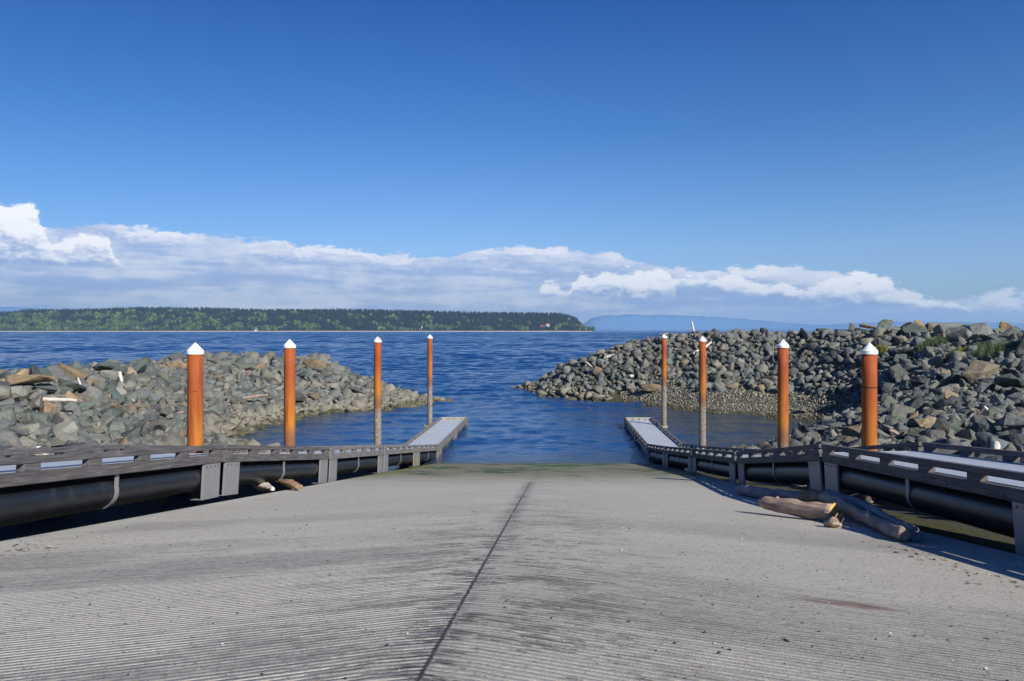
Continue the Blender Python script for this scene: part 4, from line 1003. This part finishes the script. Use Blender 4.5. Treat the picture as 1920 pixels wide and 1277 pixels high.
o = link('island_terrain', from_arrays('island_terrain', np.stack([XX.ravel(), (curv(XX) + DD).ravel(), endf.ravel()], 1),
    np.stack([idx[:-1, :-1].ravel(), idx[:-1, 1:].ravel(), idx[1:, 1:].ravel(), idx[1:, :-1].ravel()], 1)), MT['isoil'], smooth=True); tag(o, kind='structure')
def mk_leaf(name, cols):
    m, g, b = material(name, 0.8, 0.15)
    r = g.n('NewGeometry', 8)
    c = g.ramp(r, cols)
    c = g.mix(g.step(g.noise(wpos(g), 0.25, 4), 0.4, 0.65), c, g.mix(1.0, c, (0.55, 0.6, 0.6, 1), 'MULTIPLY'))
    g.nt.links.new(c, b.inputs['Base Color']); return m
MT['conifer'] = mk_leaf('conifer_foliage', [(0, (0.008, 0.015, 0.016)), (0.6, (0.015, 0.024, 0.020)), (1, (0.028, 0.038, 0.024))])
MT['decid'] = mk_leaf('spring_foliage', [(0, (0.03, 0.055, 0.018)), (0.45, (0.055, 0.095, 0.024)), (0.85, (0.105, 0.14, 0.036)), (1, (0.17, 0.16, 0.06))])
def cone_tree():
    V_, F_ = [], []
    def ringc(r, z, ph, n=6): return [(r * math.cos(6.283 * k / n + ph), r * math.sin(6.283 * k / n + ph), z + (-0.02 if k % 2 else 0.02)) for k in range(n)]
    for (r, z0, z1, ph) in ((0.17, 0.12, 0.55, 0), (0.13, 0.35, 0.8, 0.5), (0.085, 0.6, 1.0, 0.2)):
        k = len(V_); V_ += ringc(r, z0, ph) + [(0, 0, z1)]
        F_ += [(k + i, k + (i + 1) % 6, k + 6) for i in range(6)]
    k = len(V_); V_ += [(0.02, 0, 0), (-0.01, 0.017, 0), (-0.01, -0.017, 0), (0, 0, 0.5)]; F_ += [(k, k + 1, k + 3), (k + 1, k + 2, k + 3), (k + 2, k, k + 3)]
    return np.array(V_), np.array(F_)
CV, CF = cone_tree()
def blob(seed):
    bm = bmesh.new(); bmesh.ops.create_icosphere(bm, subdivisions=2, radius=0.5)
    for v in bm.verts:
        n_ = noise.noise(v.co * 3.2 + Vector((seed * 9.0, 0, 0))); v.co *= 1 + 0.55 * n_; v.co.z = v.co.z * 0.9 + 0.5
    me = bpy.data.meshes.new('t'); bm.to_mesh(me); bm.free(); return me_arrays(me)
BL = [blob(s) for s in range(8)]
cv_, cf_, cb = [], [], 0; dv_, df_, db_ = [], [], 0
NT = 15000
tx = rng.uniform(-2750, 186, NT); td = 26 + 240 * rng.random(NT) ** 1.15
th = isl_h(tx, td)
for x, d_, h_ in zip(tx, td, th):
    px = 1037 + F * x / (IY + d_)
    if px < -40: continue
    nz = noise.noise(Vector((x / 90.0, d_ / 35.0, 3.0))) + 0.5 * noise.noise(Vector((x / 30.0, d_ / 18.0, 9.0)))
    west = np.interp(px, [0, 250, 420, 700, 900, 1100], [0.22, 0.12, -0.04, -0.22, -0.35, -0.32])
    slope = np.interp(d_, [26, 60, 150, 190, 215], [0.16, 0.12, 0.02, -0.25, -0.9])
    y = float(curv(x)) + d_
    if nz * 1.15 + west + slope > 0.10:
        if rng.random() < 0.45: continue
        v, t = BL[int(rng.integers(8))]; s = rng.uniform(11, 22); a = rng.uniform(0, 6.28)
        ca, sa = math.cos(a), math.sin(a); M = np.array([[ca, -sa, 0], [sa, ca, 0], [0, 0, 1]])
        p = (v * np.array([s, s, s * rng.uniform(0.9, 1.2)])) @ M.T + np.array([x, y, h_ - 1]); dv_.append(p); df_.append(t + db_); db_ += len(v)
    else:
        s = rng.uniform(13, 30) * (0.8 if d_ < 60 else 1); a = rng.uniform(0, 6.28)
        if x > 120: s *= 0.6
        ca, sa = math.cos(a), math.sin(a); M = np.array([[ca, -sa, 0], [sa, ca, 0], [0, 0, 1]]); wd = s * rng.uniform(1.0, 1.5)
        p = (CV * np.array([wd, wd, s])) @ M.T + np.array([x, y, h_ - 1]); cv_.append(p); cf_.append(CF + cb); cb += len(CV)
o = link('conifer_forest', from_arrays('conifer_forest', np.concatenate(cv_), np.concatenate(cf_)), MT['conifer']); tag(o, 'dark conifer forest covering the island across the water', 'forest', kind='stuff')
o = link('broadleaf_woodland', from_arrays('broadleaf_woodland', np.concatenate(dv_), np.concatenate(df_)), MT['decid']); tag(o, 'bright spring green broadleaf trees on the lower island slope', 'woodland', kind='stuff')
# buildings on the island shore
def flat_mat(name, c, rough=0.6):
    m, g, b = material(name, rough, 0.3); n_ = g.noise(wpos(g), 0.6, 4)
    g.nt.links.new(g.mix(n_, tuple(0.85 * q for q in c) + (1,), tuple(c) + (1,)), b.inputs['Base Color']); return m
MT['wwall'] = flat_mat('white_wall', (0.8, 0.8, 0.78)); MT['rroof'] = flat_mat('red_roof', (0.45, 0.06, 0.04)); MT['groof'] = flat_mat('grey_roof', (0.3, 0.3, 0.3)); MT['bwall'] = flat_mat('brown_wall', (0.30, 0.22, 0.17)); MT['pane'] = flat_mat('dark_window', (0.03, 0.04, 0.05), 0.2)
def house(px, py, d_, wpx, hpx, wall, roof, label, dep=9.0):
    Y = IY + d_; c = at(px, py, Y); wd = wpx * Y / F; ht = hpx * Y / F
    root = empty('house', c); tag(root, label, 'house')
    a = MB(); a.box(-wd / 2, wd / 2, 0, dep, -4, ht); a.build('wall', wall, root)
    rf = MB(); bm = rf.bm; rh = ht * 0.55; e = 0.6
    vs = [bm.verts.new(q) for q in ((-wd / 2 - e, -e, ht + .02), (wd / 2 + e, -e, ht + .02), (wd / 2 + e, dep + e, ht + .02), (-wd / 2 - e, dep + e, ht + .02), (-wd / 2 - e, dep / 2, ht + rh), (wd / 2 + e, dep / 2, ht + rh))]
    for q in ((0, 1, 5, 4), (2, 3, 4, 5), (0, 4, 3), (1, 2, 5), (0, 3, 2, 1)): bm.faces.new([vs[k] for k in q])
    rf.build('roof', roof, root)
    n_ = max(2, int(wd / 5))
    for i in range(n_):
        x = -wd / 2 + wd * (i + 0.5) / n_; ww = MB(); ww.box(x - 0.6, x + 0.6, -0.08, -0.003, ht * 0.4, ht * 0.8); ww.build('window', MT['pane'], root)
house(779, 620.5, 22, 16, 3.4, MT['wwall'], MT['groof'], 'long white building left of the white lighthouse on the island')
house(822, 618.5, 30, 6, 2.6, MT['rroof'], MT['rroof'], 'red roofed hut right of the white lighthouse')
house(837, 620, 24, 5, 2.2, MT['wwall'], MT['groof'], 'small white house right of the red roofed hut')
house(1017, 614, 55, 9, 3.0, MT['bwall'], MT['rroof'], 'red roofed house half way up the island point, left one')
house(1027, 612, 60, 7, 3.6, MT['wwall'], MT['rroof'], 'pale gabled house half way up the island point, right one')
house(66, 619.5, 26, 6, 2.4, MT['wwall'], MT['groof'], 'pale house at the shore near the left edge')
house(22, 620, 25, 6, 2.0, MT['bwall'], MT['rroof'], 'brown house at the shore, leftmost on the island')
house(479, 620.5, 24, 4, 1.8, MT['wwall'], MT['groof'], 'tiny white cabin on the island beach left of the second pile')
c = at(791, 620.3, IY + 20); root = empty('lighthouse', c); tag(root, 'slender white lighthouse tower on the island shore', 'lighthouse')
a = MB(); a.lathe([(3.4, -3), (3.2, 0), (2.2, 19), (3.2, 19.2), (3.2, 20.2), (0, 20.2)], 12); a.build('tower', MT['wwall'], root)
a = MB(); a.lathe([(1.8, 20.21), (1.8, 23), (0, 23)], 10); a.build('lantern_room', MT['pane'], root)
a = MB(); a.lathe([(2.3, 23.01), (0, 25.2)], 10); a.build('roof', MT['rroof'], root)

# ================================================================= MOUNTAINS AND LOW LAND FAR BEHIND
m, g, b = material('hazy_blue_hill', 0.95, 0.1); MT['hill'] = m
g.nt.links.new(g.mix(g.noise(wpos(g), 0.004, 6), (0.12, 0.255, 0.50, 1), (0.13, 0.27, 0.52, 1)), b.inputs['Base Color'])  # distance haze painted into the base colour as pale blue
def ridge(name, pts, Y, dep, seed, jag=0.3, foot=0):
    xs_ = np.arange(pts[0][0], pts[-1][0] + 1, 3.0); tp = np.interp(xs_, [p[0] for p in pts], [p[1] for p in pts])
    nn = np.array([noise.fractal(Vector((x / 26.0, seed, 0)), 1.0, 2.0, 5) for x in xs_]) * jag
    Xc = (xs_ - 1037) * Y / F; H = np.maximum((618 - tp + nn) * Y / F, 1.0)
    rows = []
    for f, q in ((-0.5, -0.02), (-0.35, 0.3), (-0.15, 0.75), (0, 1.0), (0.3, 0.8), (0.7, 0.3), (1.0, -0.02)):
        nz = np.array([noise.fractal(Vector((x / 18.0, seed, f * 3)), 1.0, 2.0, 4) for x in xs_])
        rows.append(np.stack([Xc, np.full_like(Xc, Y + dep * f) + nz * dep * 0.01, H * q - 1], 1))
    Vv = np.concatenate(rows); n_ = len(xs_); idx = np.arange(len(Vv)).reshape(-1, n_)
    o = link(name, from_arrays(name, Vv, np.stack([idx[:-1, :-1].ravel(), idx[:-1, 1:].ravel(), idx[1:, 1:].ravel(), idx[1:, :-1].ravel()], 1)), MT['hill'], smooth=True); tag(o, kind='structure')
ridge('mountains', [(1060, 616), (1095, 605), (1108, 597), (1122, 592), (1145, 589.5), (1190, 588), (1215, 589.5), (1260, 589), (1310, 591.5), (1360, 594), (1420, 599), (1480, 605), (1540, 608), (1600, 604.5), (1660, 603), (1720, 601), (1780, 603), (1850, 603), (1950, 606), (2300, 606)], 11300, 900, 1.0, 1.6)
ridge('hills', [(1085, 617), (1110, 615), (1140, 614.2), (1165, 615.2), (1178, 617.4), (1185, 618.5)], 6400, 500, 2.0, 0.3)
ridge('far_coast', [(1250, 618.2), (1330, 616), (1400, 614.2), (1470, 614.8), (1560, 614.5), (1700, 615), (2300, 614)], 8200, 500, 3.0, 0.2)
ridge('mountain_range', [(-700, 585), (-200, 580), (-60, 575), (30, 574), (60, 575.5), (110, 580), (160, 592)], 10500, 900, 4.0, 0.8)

# ================================================================= AIR
hz = MB(); hz.box(-9000, 9000, -60, 12800, -9, 560); m = bpy.data.materials.new('haze'); m.use_nodes = True; nt = m.node_tree; nt.nodes.clear()
vp = nt.nodes.new('ShaderNodeVolumePrincipled'); vp.inputs['Color'].default_value = (0.42, 0.70, 1.0, 1); vp.inputs['Density'].default_value = 7e-5; vp.inputs['Anisotropy'].default_value = 0.1
mo = nt.nodes.new('ShaderNodeOutputMaterial'); nt.links.new(vp.outputs[0], mo.inputs['Volume'])
o = hz.build('haze', m); tag(o, kind='stuff'); o['label'] = 'thin blue air between the camera and the far mountains'; o['category'] = 'haze'

# ================================================================= RENDER SETTINGS
scene.render.engine = 'CYCLES'
scene.view_settings.view_transform = 'Standard'; scene.view_settings.look = 'None'; scene.view_settings.gamma = 1; scene.view_settings.exposure = 0.35
cy = scene.cycles
cy.max_bounces = 6; cy.diffuse_bounces = 2; cy.glossy_bounces = 3; cy.transmission_bounces = 2; cy.volume_bounces = 0; cy.transparent_max_bounces = 4
cy.use_denoising = True; cy.sample_clamp_indirect = 6.0
